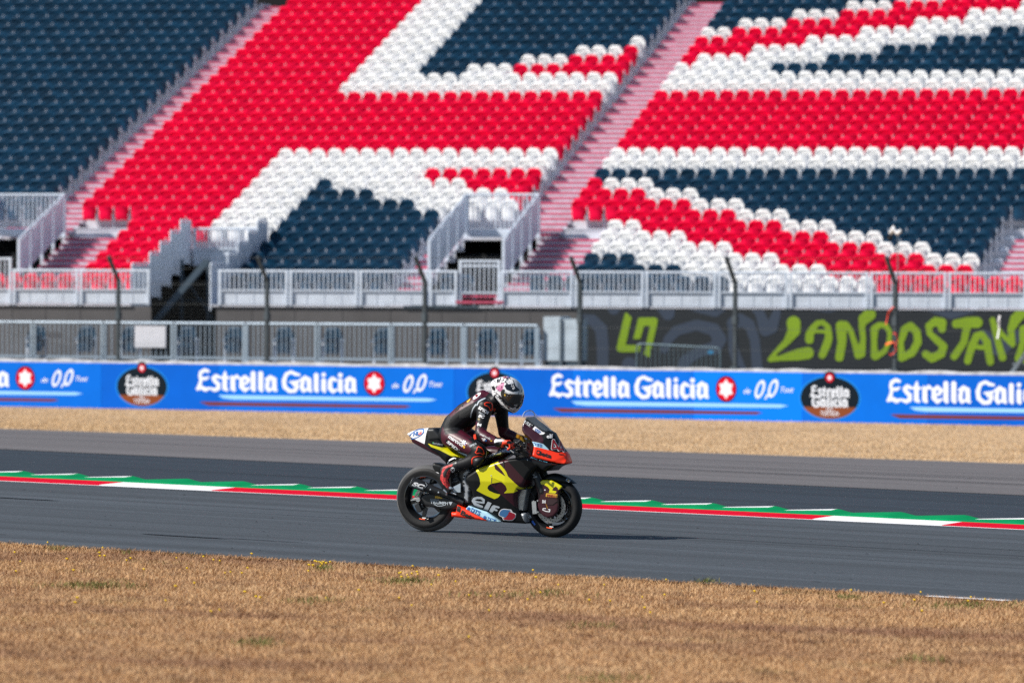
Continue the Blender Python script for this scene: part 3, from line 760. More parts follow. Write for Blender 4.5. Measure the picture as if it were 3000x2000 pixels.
# railings round the two stair wells: a flat one over the doorway, a sloping one down each side
def well(U, lab):
    vb = RT*5.6-.02; zt = 4.86
    o = rail_panel('flat guard rail over the '+lab+' doorway of the stand', U[0], U[1], vb, 3.74, zt, kick=.16, group='guard rails round the doorways')
    mb = MB(); mb.box(0, U[1]-U[0], -.02, .02, -.02, .16); mb.build('lintel', M_alu2, o)
    for u, sd in ((U[0], 'left'), (U[1], 'right')):
        q = empty('stair_rail', f'sloping pale guard rail on the {sd} side of the {lab} doorway', 'guard rail', s2w(u, 0, 0), -AL, 'guard rails round the doorways')
        v0, v1 = RT*1.35, vb; z0, z1 = 3.63, zt
        mb = MB(); mb.tube([(0, v0, z0), (0, v1, z1)], .032, 8); mb.build('top_rail', M_rail, q)
        for i in range(5):
            t = i/4; v = v0+(v1-v0)*t; z = z0+(z1-z0)*t
            mb = MB(); mb.bar((0, v, max(TZ(0), z-1.15 if i else TZ(0))), (0, v, z), .07, .07, up=(0, 1, 0)); mb.build('post', M_rail, q)
        mb = MB()
        for i in range(4):
            ta, tb = i/4, (i+1)/4; va, vb_ = v0+(v1-v0)*ta+.05, v0+(v1-v0)*tb-.05; za, zb = z0+(z1-z0)*ta, z0+(z1-z0)*tb
            mb.add([(-.008, va, za-1.0), (-.008, vb_, zb-1.0), (-.008, vb_, zb-.06), (-.008, va, za-.06), (.008, va, za-1.0), (.008, vb_, zb-1.0), (.008, vb_, zb-.06), (.008, va, za-.06)],
                   [(0, 1, 2, 3), (7, 6, 5, 4), (0, 4, 5, 1), (1, 5, 6, 2), (2, 6, 7, 3), (3, 7, 4, 0)])
        mb.build('infill_panel', M_alu2, q)
well(U1, 'left'); well(U2, 'middle')
mb = MB()
mb.box(U2[0]+.04, U2[1], RT*4.9, RT*4.95, 2.86, 2.93); mb.box(U1[0]+.04, U1[1], RT*4.9, RT*4.95, 2.66, 2.73)
mb.build('handrail', M_steel, stand)
for U in (U1, U2): mb = MB(); mb.box(U[0], U[1], FRONT, RT*5.6, TZ(0)-.06, TZ(0)-.004); mb.build('landing', M_steel, stand)
# stepped side guards of the open bay
k_ = 0
ORD = ['first', 'second', 'third', 'fourth', 'fifth', 'sixth', 'seventh', 'eighth', 'ninth', 'tenth', 'eleventh', 'twelfth', 'thirteenth', 'fourteenth', 'fifteenth', 'sixteenth', 'seventeenth', 'eighteenth', 'nineteenth', 'twentieth']
ORD += ['twenty-'+x for x in ORD[:9]]+['thirtieth']
for sd, u in (('left', U3[0]), ('right', U3[1])):
    for n in range(5):
        o = empty('side_guard', f'{ORD[n]} upright pale guard panel up the {sd} side of the dark bay', 'guard panel', s2w(u, RT*n-.60 if n else FRONT+.1, TZ(n)), -AL, 'stepped guard panels beside the open bay')
        D = .84 if n else 1.4
        mb = MB(); mb.box(-.012, .012, .03, D-.03, -.10, 1.02); mb.build('infill_panel', M_alu2, o)
        mb = MB(); mb.tube([(0, 0, -.15), (0, 0, 1.03), (0, .04, 1.06), (0, D-.04, 1.06), (0, D, 1.03), (0, D, -.15)], .028, 8); mb.build('frame', M_rail, o)
o = rail_panel('pale guard rail behind the dark open bay, white seats just above it', U3[0]+.1, U3[1]-.1, RT*5-.66, TZ(5)-.42, TZ(5)+.55, kick=.42, group='guard rails round the doorways')

# ------------------------------------------------------------------ tip-up seats
M_sr = mat('red seat plastic', (.88, .0, .050), .6, spec=.12)
M_sw = mat('white seat plastic', (.90, .90, .90), .5, spec=.2)
M_sn = mat('navy seat plastic', (.002, .040, .090), .42, spec=.4)
M_sb = mat('grey seat bracket', (.36, .39, .46), .6, metal=.0)
def island_fade(m, lo=.84, hi=1.06):
    """every seat faded a little differently"""
    t = m.node_tree; b = t.nodes['Principled BSDF']; g = t.nodes.new('ShaderNodeNewGeometry'); r = t.nodes.new('ShaderNodeMapRange'); r.inputs[3].default_value = lo; r.inputs[4].default_value = hi
    x = t.nodes.new('ShaderNodeMix'); x.data_type = 'RGBA'; x.blend_type = 'MULTIPLY'; x.inputs[0].default_value = 1; x.inputs[6].default_value = b.inputs['Base Color'].default_value
    t.links.new(g.outputs['Random Per Island'], r.inputs[0]); t.links.new(r.outputs[0], x.inputs[7]); t.links.new(x.outputs[2], b.inputs['Base Color'])
for m_, lo_ in ((M_sr, .84), (M_sw, .93), (M_sn, .70)): island_fade(m_, lo_, 1.04 if lo_ > .75 else 1.25)
SEATM = [M_sr, M_sw, M_sn]; SNAME = ['red', 'white', 'navy']
def seat_shapes():
    """backrest shell with a rolled head, and the folded pan below; base at the tread, front towards -y"""
    nx, nz = 10, 9; hw = .216
    V = []; F = []
    for side in (0, 1):
        for i in range(nx+1):
            q = -1+2*i/nx; x = hw*math.copysign(abs(q)**.85, q); e = max(0, abs(x)/hw-.28)/.72
            top = .803-.13*e**2.5; 
            for j in range(nz+1):
                t = j/nz; z = .34+(top-.34)*t**.9
                y = .02+.05*t
                roll = math.exp(-((z-(top-.045))/.075)**2)          # head roll bulging forward
                if side == 0: y += -.045*roll-.012*(1-abs(q)**2)*(t < .55)+.022*math.exp(-((z-.60)/.06)**2)*(1-abs(q)**4)
                else: y += .022+.0*roll
                if j == nz: y = .02+.05+(-.012 if side == 0 else .012)
                V.append((x*(.93+.07*min(1, t*1.5)), y, z))
    n = nz+1; N = (nx+1)*n
    for i in range(nx):
        for j in range(nz):
            a = i*n+j; F.append((a, a+n, a+n+1, a+1)); b = N+a; F.append((b, b+1, b+n+1, b+n))
    for i in range(nx): F.append((i*n+nz, (i+1)*n+nz, N+(i+1)*n+nz, N+i*n+nz)); F.append((i*n, N+i*n, N+(i+1)*n, (i+1)*n))
    for j in range(nz): F.append((j, j+1, N+j+1, N+j)); F.append((nx*n+j, N+nx*n+j, N+nx*n+j+1, nx*n+j+1))
    back = (V, F)
    V = []; F = []; prof = [(.60, -.052, .160), (.615, -.085, .166), (.605, -.118, .169), (.585, -.112, .170), (.57, -.102, .171), (.40, -.098, .176), (.29, -.100, .170), (.235, -.060, .150), (.225, -.03, .130)]
    nx = 8
    for (z, y, h) in prof:
        for i in range(nx+1):
            q = -1+2*i/nx; V.append((h*q, y-.018*(1-q*q)+.03*abs(q)**6, z-.02*q*q*(z < .3)))
    m = nx+1
    for k in range(len(prof)-1):
        for i in range(nx): F.append((k*m+i, (k+1)*m+i, (k+1)*m+i+1, k*m+i+1))
    n0 = len(V); V += [(v[0], -.02, v[2]) for v in V[:n0]]
    rim = [i for i in range(m)]+[k*m+nx for k in range(1, len(prof))]+[(len(prof)-1)*m+i for i in range(nx-1, -1, -1)]+[k*m for k in range(len(prof)-2, 0, -1)]
    for a, b in zip(rim, rim[1:]+rim[:1]): F.append((a, b, b+n0, a+n0))
    pan = (V, F)
    mb = MB(); mb.box(.218, .250, -.06, .05, .47, .60); mb.box(.220, .240, -.01, .03, .0, .47); mb.box(-.225, .225, -.015, .035, .33, .37)
    mb.bar((.232, .05, .02), (.232, -.10, .40), .03, .03)
    return back, pan, (mb.v, mb.f)
SB, SP, SK = seat_shapes()
def seat_colour(blk, n, px):
    """colour of the seat whose middle shows at picture column px in row n (0 red, 1 white, 2 navy)"""
    T = {}
    if blk == 'L': return 2
    if blk == 'M':
        w0 = 700+28.3*(n-8)
        if n >= 13 and n <= 18: return 0
        T = {0: [(520, 0), (5000, 2)], 1: [(560, 0), (5000, 2)], 2: [(560, 0), (5000, 2)], 3: [(560, 0), (5000, 2)], 4: [(600, 0), (5000, 2)], 5: [(614, 0), (820, 1), (5000, 2)],
             6: [(642, 0), (846, 1), (5000, 2)], 7: [(w0, 0), (877, 1), (1212, 2), (5000, 1)], 8: [(w0, 0), (903, 1), (1093, 2), (1492, 1), (5000, 0)], 9: [(w0, 0), (928, 1), (968, 2), (1367, 1), (5000, 0)],
             10: [(w0, 0), (1243, 1), (5000, 0)], 11: [(w0, 0), (5000, 1)], 12: [(w0, 0), (5000, 1)]}.get(n)
        if T is None:
            wu = 995+23.4*(n-19); nv = 1228+22.4*(n-21)
            T = {19: [(wu, 0), (5000, 1)], 20: [(wu, 0), (5000, 1)], 21: [(wu, 0), (nv, 1), (1358, 2), (1500, 1), (5000, 0)], 22: [(wu, 0), (nv, 1), (1518, 2), (1662, 1), (5000, 0)],
                 23: [(wu, 0), (nv, 1), (1684, 2), (1829, 1), (5000, 0)], 24: [(wu, 0), (nv, 1), (1845, 2), (5000, 1)]}.get(n, [(wu, 0), (nv, 1), (5000, 2)])
    if blk == 'R':
        T = {0: [(2146, 2), (2567, 1), (5000, 0)], 1: [(1992, 2), (2430, 1), (5000, 0)], 2: [(1858, 2), (2287, 1), (2718, 0), (5000, 1)], 3: [(2147, 1), (2580, 0), (2739, 1), (5000, 2)], 4: [(2016, 1), (2436, 0), (2590, 1), (5000, 2)],
             5: [(1874, 1), (2295, 0), (2457, 1), (5000, 2)], 6: [(2159, 0), (2318, 1), (5000, 2)], 7: [(2023, 0), (2183, 1), (5000, 2)], 8: [(1889, 0), (2047, 1), (5000, 2)], 9: [(1765, 0), (1916, 1), (5000, 2)],
             10: [(5000, 2)], 21: [(2260, 1), (5000, 2)], 22: [(2035, 0), (2423, 1), (5000, 2)], 23: [(2197, 0), (2589, 1), (5000, 2)], 24: [(2356, 0), (2741, 1), (5000, 2)], 25: [(2143, 1), (2518, 0), (2907, 1), (5000, 2)],
             26: [(2158, 2), (2305, 1), (2681, 0), (5000, 1)], 27: [(2318, 2), (2460, 1), (2835, 0), (5000, 1)], 28: [(2477, 2), (2620, 1), (3003, 0), (5000, 1)], 29: [(2637, 2), (2780, 1), (5000, 0)], 30: [(2797, 2), (2940, 1), (5000, 0)]}.get(n)
        if T is None: return 1 if n in (11, 12, 19, 20) else 0
        if n == 21 and False: pass
    for lim, c in T:
        if px < lim: return c
    return 2
def seat_list():
    out = []
    grp = lambda c: c+.035/.47*(c//4)           # little gap after every fourth seat
    gk = .475/(1+.035/.47/4)
    for n in range(0, 31):
        if n >= 7:
            for c in range(26): out.append(('M', n, c, grp(c)*gk))
            for c in range(30): out.append(('R', n, c, 13.789+grp(c)*gk*1.005))
            for c in range(32): out.append(('L', n, c, -1.68-c*.475))
        else:
            if n == 0: js = list(range(-5, 4))+list(range(9, 18))+[21, 22]+list(range(26, 30))
            elif n >= 5: js = range(0, 18)
            else: js = list(range(0, 4))+list(range(9, 18))
            for j in js: out.append(('M', n, j, URED+(j if j < 9 else j)*PIT))
            c = 0
            while UR0+c*PR < (R_END+.05 if n else UMAX-9): out.append(('R', n, c, UR0+c*PR)); c += 1
    res = []
    for blk, n, c, u in out:
        p = s2w(u, RT*n, OZ+RR_*n); x, y = proj(p)
        if -130 < x < 3130 and y > -45: res.append((blk, n, c, u, seat_colour(blk, n, x), p[1], x, y))
    return res
SEATS = seat_list()
# the three hundred that show largest (the nearest, not screened by the front rail) become single things, the rest one mass
vis = sorted([s for s in SEATS if s[1] >= 1 and 4 < s[6] < 2996], key=lambda s: s[5])[:291]
KEEP = set((s[0], s[1], s[2]) for s in vis)
def to_mesh(name, sh, m, smooth=True):
    me = bpy.data.meshes.new(name); me.from_pydata(sh[0], [], sh[1]); me.materials.append(m)
    if smooth: me.polygons.foreach_set('use_smooth', [True]*len(sh[1]))
    b = bmesh.new(); b.from_mesh(me); bmesh.ops.recalc_face_normals(b, faces=b.faces); b.to_mesh(me); b.free()
    if smooth: me.set_sharp_from_angle(angle=math.radians(48))
    return me
SME = [(to_mesh('backrest', SB, m), to_mesh('seat_pan', SP, m)) for m in SEATM]; KME = to_mesh('bracket', SK, M_sb, False)
def seat_label(blk, n, c, col, k, K):
    row = ORD[n]
    side = ('left of the middle doorway' if n < 7 else 'left of the right aisle') if blk == 'M' else 'right of the middle doorway'
    if blk == 'M' and n < 5 and c < 4: return f'{SNAME[col]} folded seat, {row} row behind the front one, {ORD[k]} from the left aisle stair'
    if blk == 'M': return f'{SNAME[col]} folded seat {side}, {row} row behind the front one, {ORD[K-1-k]} from its right end'
    if blk == 'L': return f'{SNAME[col]} folded seat in the block left of the left aisle, row {n}, {ORD[c]} from the aisle'
    return f'{SNAME[col]} folded seat {side}, {row} row behind the front one, {ORD[k]} from its left end'
rows = {}
for s in SEATS: rows.setdefault((s[0], s[1]), []).append(s)
ROWWORD = {1: 'second', 2: 'third', 3: 'fourth', 4: 'fifth', 5: 'sixth', 6: 'seventh', 7: 'eighth', 8: 'ninth', 9: 'tenth'}
def seats():
    mass = {0: [], 1: [], 2: []}
    for key, L in rows.items():
        L.sort(key=lambda s: s[3])
        for k, s in enumerate(L):
            blk, n, c, u, col, d, x, y = s
            if (blk, n, c) in KEEP:
                K = len(L); w_ = ROWWORD.get(n, ORD[n] if n < 30 else str(n))
                if blk == 'R': lb = f'{SNAME[col]} folded seat right of the middle doorway, {w_} row up, {ORD[k]} from the left end'
                elif blk == 'L': lb = f'{SNAME[col]} folded seat left of the left aisle, {w_} row up, {ORD[K-1-k]} from that aisle'
                elif n < 5 and c < 4: lb = f'{SNAME[col]} folded seat beside the left stair, {w_} row up, {ORD[k]} from the stair'
                else: lb = f'{SNAME[col]} folded seat left of the middle doorway, {w_} row up, {ORD[K-1-k]} from the right end'
                o = empty('stadium_seat', lb, 'seat', s2w(u, RT*n, TZ(n)), -AL, 'tip-up seats of the grandstand')
                for nm, me in (('backrest', SME[col][0]), ('seat_pan', SME[col][1]), ('bracket', KME)):
                    q = bpy.data.objects.new(nm, me); C.objects.link(q); q.parent = o
            else: mass[col].append((u, RT*n, TZ(n), nrg.normal()*.004, nrg.normal()*.006))
    VV = []; FF = []; MM = []; off = 0
    for col, L in mass.items():
        if not L: continue
        for sh, mi in ((SB, col), (SP, col), (SK, 3)):
            v = np.array(sh[0]); A = np.array(L)
            P = v[None]+A[:, None, :3]; P[:, :, 1] += A[:, None, 3]; P[:, :, 2] += A[:, None, 4]*.5
            VV.append(P.reshape(-1, 3)); f = np.array(sh[1])
            FF.append((f[None]+(off+np.arange(len(L))*len(v))[:, None, None]).reshape(-1, 4)); MM += [mi]*(len(L)*len(f)); off += len(L)*len(v)
    VV = np.concatenate(VV).astype(np.float32); FF = np.concatenate(FF).astype(np.int32)
    me = bpy.data.meshes.new('seat_rows'); me.vertices.add(len(VV)); me.vertices.foreach_set('co', VV.ravel()); me.loops.add(FF.size); me.loops.foreach_set('vertex_index', FF.ravel())
    me.polygons.add(len(FF)); me.polygons.foreach_set('loop_start', np.arange(len(FF), dtype=np.int32)*4)
    for m in SEATM+[M_sb]: me.materials.append(m)
    me.polygons.foreach_set('material_index', np.array(MM, np.int32)); me.polygons.foreach_set('use_smooth', np.array(MM) < 3)
    me.update(calc_edges=True); me.validate()
    b = bmesh.new(); b.from_mesh(me); bmesh.ops.recalc_face_normals(b, faces=b.faces); b.to_mesh(me); b.free(); me.set_sharp_from_angle(angle=math.radians(48))
    o = bpy.data.objects.new('seat_rows', me); C.objects.link(o); o.location = (OX, OY, 0); o.rotation_euler = (0, 0, -AL)
    tag(o, 'upper rows of red, white and navy tip-up seats forming big letters', 'seats', kind='stuff')
seats()
# ------------------------------------------------------------------ viewing platform with its railing and seats, between wall and stand
PA, PB = at(0, 937, 147.4), at(1579, 952, 142.0)
PD = (PB-PA).xy.normalized(); PANG = math.atan2(PD.y, PD.x); PP = PA.xy
PZ, PT = .44, 1.45
def puv(px, py, off=0): return plane_uv(px, py, PP+Vector((-PD.y, PD.x))*off, PD)
def p2w(s, off, z): q = PP+PD*s+Vector((-PD.y, PD.x))*off; return (q.x, q.y, z)
M_rail2 = mat('blue grey galvanised rail', (.33, .41, .50), .45, metal=.25, var=.1, vscale=10)
plat = empty('viewing_platform', 'low dark viewing platform behind the blue wall, carrying navy seats', 'platform', p2w(0, 0, 0), PANG)
mb = MB(); sE = puv(1582, 1000)[0]; mb.box(-6, sE, -.12, .95, PZ-.06, PZ); mb.build('deck', M_alu, plat)
mb = MB(); mb.box(-6, sE, -.10, -.06, -.75, PZ-.07); mb.build('gap_shade', M_dark, plat)  # black sheet painting the shade of the gap below the deck
PX = [-110, 98, 304, 510, 720, 931, 1147, 1360, 1577]
PL = ['leftmost platform rail, cut by the left edge of the photo', 'platform rail left of the first fence post, first full panel from the left', 'platform rail panel carrying the white board, right of the first fence post',
      'platform rail panel between the white board and the second fence post', 'platform rail panel just right of the second fence post', 'platform rail panel midway between second and third fence posts',
      'platform rail panel just left of the third fence post', 'rightmost platform rail panel, ending at the white cabinet']
for i in range(8):
    a, b = puv(PX[i], 1000)[0]+.02, puv(PX[i+1], 1000)[0]-.02; L = b-a
    o = empty('guard_rail', PL[i], 'guard rail', p2w(a, 0, PZ), PANG, 'guard rails of the viewing platform'); h = PT-PZ
    mb = MB(); mb.tube([(0, 0, h), (L, 0, h)], .036, 8); mb.build('top_rail', M_rail2, o)
    mb = MB(); mb.bar((.05, 0, .13), (L-.05, 0, .13), .05, .06); mb.build('bottom_rail', M_rail2, o)
    n = max(4, int(L/.13)); me = None
    for k in range(n):
        x = L*(k+.5)/n
        if me is None: mb = MB(); mb.bar((0, 0, .14), (0, 0, h-.02), 0.023, .022, up=(0, 1, 0)); q = mb.build('baluster', M_rail2, o); q.location.x = x; me = q
        else: q = me.copy(); C.objects.link(q); q.parent = o; q.location.x = x
    for x in (.0, L):
        mb = MB(); mb.bar((x, 0, -.15), (x, 0, h-.03), .10, .06, up=(0, 1, 0)); mb.build('post', M_rail2, o)
WH = ['under the far left rail post', 'left of the first fence post', 'half hidden by the white board', 'in front of the dark open bay', 'second right of the white board', 'left of the second fence post, beyond the bay', 'right of the second fence post',
      'left of the third fence post', 'right of the third fence post', 'second right of the third fence post', 'last one, beside the white cabinet']
for px, lb in zip((106, 253, 383, 549, 685, 832, 974, 1123, 1281, 1427, 1556), WH):
    s, z = puv(px, 960, .42)
    o = empty('platform_seat', 'navy folded platform seat with pale arms, '+lb, 'seat', p2w(s, .42, PZ), PANG, 'navy seats on the viewing platform')
    for nm, me, k in (('backrest', SME[2][0], 1.15), ('seat_pan', SME[2][1], 1.15)):
        q = bpy.data.objects.new(nm, me); C.objects.link(q); q.parent = o; q.scale = (k, 1, k)
    for sx in (-1, 1):
        mb = MB(); mb.bar((sx*.26, .02, 0), (sx*.26, .02, .62), .05, .04, up=(0, 1, 0)); mb.tube([(sx*.27, .06, .60), (sx*.27, -.10, .58)], .03, 8); mb.build('armrest', M_alu2, o)
# white board tied to the rail
a, z0 = puv(395, 1017, -.06); b, z1 = puv(486, 955, -.06)
mb = MB(); mb.box(0, b-a, -.01, .01, z0-PZ, z1-PZ); o = mb.build('board', mat('white corrugated board', (.64, .65, .72), .6, var=.05, vscale=4)); o.location = p2w(a, -.07, PZ); o.rotation_euler = (0, 0, PANG)
tag(o, 'blank white board tied to the platform rail right of the first fence post', 'board')
# white cabinet at the end of the platform
a, z0 = puv(1583, 1065, -.1); b, z1 = puv(1684, 928, -.1)
o = empty('cabinet', 'white two-part cabinet standing between the platform rail and the dark banner', 'cabinet', p2w(a, .1, .3), PANG)
M_cab = mat('white cabinet plastic', (.46, .54, .62), .6, var=.16, vscale=3)
W_ = b-a; H_ = z1-.3; m_ = .52*W_
mb = MB(); mb.box(0, m_-.02, 0, .7, .28, H_); mb.build('body', M_cab, o); mb = MB(); mb.box(m_+.02, W_, 0, .7, .28, H_-.06); mb.build('body', M_cab, o)
mb = MB(); mb.box(0.02, W_-.02, .03, .67, -1.0, .26); mb.build('plinth', M_steel, o)
mb = MB(); mb.bar((m_, -.03, -1), (m_, -.03, H_-.05), .05, .04, up=(0, 1, 0)); mb.build('post', M_galv, o)

# ------------------------------------------------------------------ dark banner with green lettering on the front of the stand
BV = FRONT+.02
def buv(px, py): return suv(px, py, BV)
M_ban = mat('charcoal banner cloth', (.010, .015, .021), .8, var=.08, vscale=2)
M_camo = mat('slate blue banner print', (.036, .054, .090), .8)
M_lime = mat('lime banner print', (.23, .37, .006), .8, var=.07, vscale=2)
ban = empty('banner', 'dark banner with slate swirls and big lime green bubble lettering', 'banner', (OX, OY, 0), -AL)
mb = MB(); a, b = buv(1690, 1000)[0], buv(3260, 1000)[0]; z1 = TZ(0)-.05; z0 = -.75; N = 40; V = []; F = []
for i in range(N+1):
    x = a+(b-a)*i/N; wv = 0
    V += [(x, BV, z1), (x, BV, z0), (x, BV+.012, z1), (x, BV+.012, z0)]
for i in range(N): k = 4*i; F += [(k, k+1, k+5, k+4), (k+2, k+6, k+7, k+3)]
F += [(0, 2, 3, 1), (4*N, 4*N+1, 4*N+3, 4*N+2)]
mb.add(V, F); mb.build('cloth', M_ban, ban)
def on_banner(strokes, ox, oy, k, box, res, y, name, m, poly=None):
    fn = (lambda X, Y: strokesdf(strokes, X, Y)) if poly is None else (lambda X, Y: np.minimum.reduce([polysdf(p, X, Y) for p in poly]))
    V, F = sdf_mesh(fn, *box, res); P = [buv(ox+x/k, oy+y_/k) for x, y_ in V]
    mb = MB(); mb.add([(s, y, min(h, z1-.005)) for s, h in P], F); return mb.build(name, m, ban)
LANDO = [[(368, 165, 62), (372, 230, 56), (310, 325, 38), (215, 415, 26), (165, 478, 28)], [(165, 480, 28), (260, 466, 34), (400, 438, 50), (490, 422, 54)],
    [(505, 308, 46), (506, 268, 46), (530, 215, 38), (575, 165, 34), (620, 158, 30), (665, 200, 34), (672, 290, 42), (650, 360, 44), (615, 440, 40)], [(560, 236, 20), (600, 236, 20), (650, 238, 24)],
    [(762, 460, 46), (785, 330, 46), (778, 190, 48), (815, 180, 40), (860, 230, 32), (892, 330, 34), (925, 440, 42), (950, 430, 44), (968, 300, 34), (955, 190, 36), (975, 130, 50), (1022, 92, 56)],
    [(1065, 450, 38), (1062, 320, 36), (1065, 215, 42), (1105, 180, 34), (1160, 185, 34), (1196, 240, 30), (1190, 330, 28), (1150, 410, 30), (1075, 452, 40)],
    [(1290, 455, 44), (1292, 330, 36), (1325, 220, 42), (1375, 190, 44), (1430, 240, 40), (1438, 330, 42), (1390, 420, 42), (1300, 462, 42)],
    [(1648, 218, 40), (1640, 165, 48), (1590, 148, 44), (1532, 190, 38), (1540, 255, 34), (1600, 310, 38), (1662, 365, 40), (1640, 428, 46), (1560, 468, 46), (1505, 432, 40)],
    [(1768, 172, 46), (1860, 160, 48), (1948, 160, 50)], [(1862, 195, 42), (1835, 330, 38), (1752, 452, 40)],
    [(1868, 492, 38), (1900, 372, 42), (1945, 275, 40), (1988, 255, 34), (2035, 330, 42), (2062, 498, 40)], [(1925, 365, 26), (1985, 375, 30), (2045, 370, 26)],
    [(2082, 140, 36), (2110, 260, 36), (2168, 462, 40)], [(2090, 170, 34), (2170, 270, 30), (2256, 350, 34)], [(2256, 350, 34), (2240, 220, 38), (2280, 130, 50), (2322, 88, 48)],
    [(2345, 215, 40), (2340, 330, 34), (2305, 470, 40), (2400, 490, 42), (2520, 420, 40), (2530, 300, 40), (2460, 210, 40), (2350, 215, 40)]]
def rot_hole(): pass
LANDO = [[(x, y, r*(.96 if r > 47 else .80 if r > 36 else .72)) for x, y, r in st] for st in LANDO]
on_banner(LANDO, 2200, 890, 2.94, (100, 2600, 20, 560), 9, BV-.010, 'lettering', M_lime)
LOGO = [[(862, 84), (885, 88), (924, 128), (868, 382), (1060, 384), (1048, 448), (815, 448), (786, 432), (784, 405)], [(938, 326), (988, 128), (1145, 126), (1168, 148), (1166, 170), (1092, 492), (1078, 494), (1038, 470), (1095, 206), (1040, 204), (1004, 328)]]
# the gap between the two strokes of the mark
LOGO[0] = [(862, 84), (885, 88), (924, 128), (868, 382), (1010, 384), (996, 448), (815, 448), (786, 432), (784, 405)]
on_banner(None, 1560, 890, 3.178, (760, 1200, 60, 520), 7, BV-.010, 'mark', M_lime, LOGO)
CAMO = [[(440, 145, 48), (560, 150, 50), (640, 235, 58), (655, 400, 56), (655, 700, 50)], [(760, 0, 80), (760, 40, 60)], [(1240, 0, 110), (1262, 90, 62)], [(1420, 10, 30), (1560, 40, 46), (1700, 60, 60), (1770, 20, 50)],
    [(1230, 420, 40), (1265, 330, 44), (1340, 250, 48), (1530, 196, 50), (1690, 240, 60), (1745, 330, 62), (1700, 410, 60), (1560, 440, 50), (1420, 530, 52), (1400, 620, 60)], [(900, 560, 66), (900, 640, 70)],
    [(1870, 180, 60), (1930, 150, 60), (2020, 190, 50), (2070, 330, 46), (2090, 560, 48), (2100, 680, 60)], [(1860, 220, 40), (1870, 420, 46), (1960, 680, 56)], [(2040, 10, 30), (2120, 90, 44), (2170, 240, 62), (2230, 220, 56), (2280, 60, 36), (2290, 0, 36)],
    [(2600, 0, 60), (2760, 20, 60), (2860, 0, 60)], [(3060, 0, 60), (3160, 10, 70)], [(2700, 700, 90), (3100, 690, 60), (3500, 720, 90)], [(3700, 0, 70), (3900, 60, 80), (4100, 20, 60)], [(4200, 300, 60), (4350, 420, 70), (4500, 300, 60)]]
for i, st in enumerate(CAMO):
    xs = [p[0] for p in st]; on_banner([st], 1560, 890, 3.178, (max(420, min(xs)-110), max(xs)+110, -20, 660), 14, BV-.004-.0008*(i % 3), 'swirl', M_camo)

# crowd barrier in front of the banner
M_barr = mat('worn barrier steel', (.13, .19, .23), .5, metal=.3, var=.2, vscale=8)
a = puv(1866, 1010, -.2); b = puv(2110, 1030, -.2); L = b[0]-a[0]; zt = puv(1890, 1007, -.2)[1]; zb = zt-.95
o = empty('crowd_barrier', 'grey steel crowd barrier standing in front of the green mark on the dark banner', 'barrier', p2w(a[0], -.2, zb), PANG)
mb = MB(); r = .10; pts = [(0, 0, 0), (0, 0, .95-r)]+[(r-r*math.cos(t*math.pi/8), 0, .95-r+r*math.sin(t*math.pi/8)) for t in range(1, 5)]
pts += [(L-r+r*math.sin(t*math.pi/8), 0, .93-r+r*math.cos(t*math.pi/8)-.06) for t in range(0, 5)]+[(L, 0, 0)]
mb.tube(pts, .022, 8); mb.tube([(0, 0, .12), (L, 0, .08)], .018, 8); mb.build('frame', M_barr, o)
q0 = None
for k in range(17):
    x = L*(k+1)/18
    if q0 is None: mb = MB(); mb.tube([(0, 0, .11), (0, 0, .90)], .010, 6); q0 = mb.build('baluster', M_barr, o); q0.location.x = x
    else: q = q0.copy(); C.objects.link(q); q.parent = o; q.location.x = x; q.location.z = -.05*k/17
mb = MB(); mb.box(L*.86, L*.92, -.03, -.024, .72, .80); mb.build('tag', mat('blue tag', (.02, .2, .4), .5), o)
for x in (.15, L-.15):
    mb = MB(); mb.bar((x, -.28, .02), (x, .28, .02), .05, .03); mb.bar((x, 0, .02), (x, 0, .12), .03, .03, up=(0, 1, 0)); mb.build('foot', M_barr, o)

# white camera on a thin mast beside the taped fence post
s, zt = plane_uv(2617, 678, W0, WD); z_ = lambda py: plane_uv(2617, py, W0, WD)[1]
o = empty('camera_mast', 'white camera on a thin mast beside the taped fence post', 'camera', (W0.x+WD.x*s-WNRM.x*.22, W0.y+WD.y*s-WNRM.y*.22, .5), WANG)
M_cam = mat('white camera casing', (.80, .80, .83), .4); h = z_(682)-.5
mb = MB(); mb.tube([(0, .0, 0), (0, 0, h-.05)], .014, 8); mb.build('mast', M_galv, o)
mb = MB(); mb.tube([(-.05, 0, h-.02), (-.12, 0, h+.10), (-.20, 0, h-.02)], [.03, .075, .05], 12); mb.tube([(0, 0, h-.06), (-.05, 0, h+.05)], [.025, .04], 10); mb.tube([(.0, 0, h-.02), (.08, 0, h+.06)], [.03, .045], 10); mb.build('casing', M_cam, o, smooth=True)
mb = MB(); mb.lathe([(.0, -.0), (.055, .0), (.06, .03), (.05, .09), (0, .1)], 16, cen=(-.20, -.05, h-.12)); mb.build('lens', M_dark, o, smooth=True)
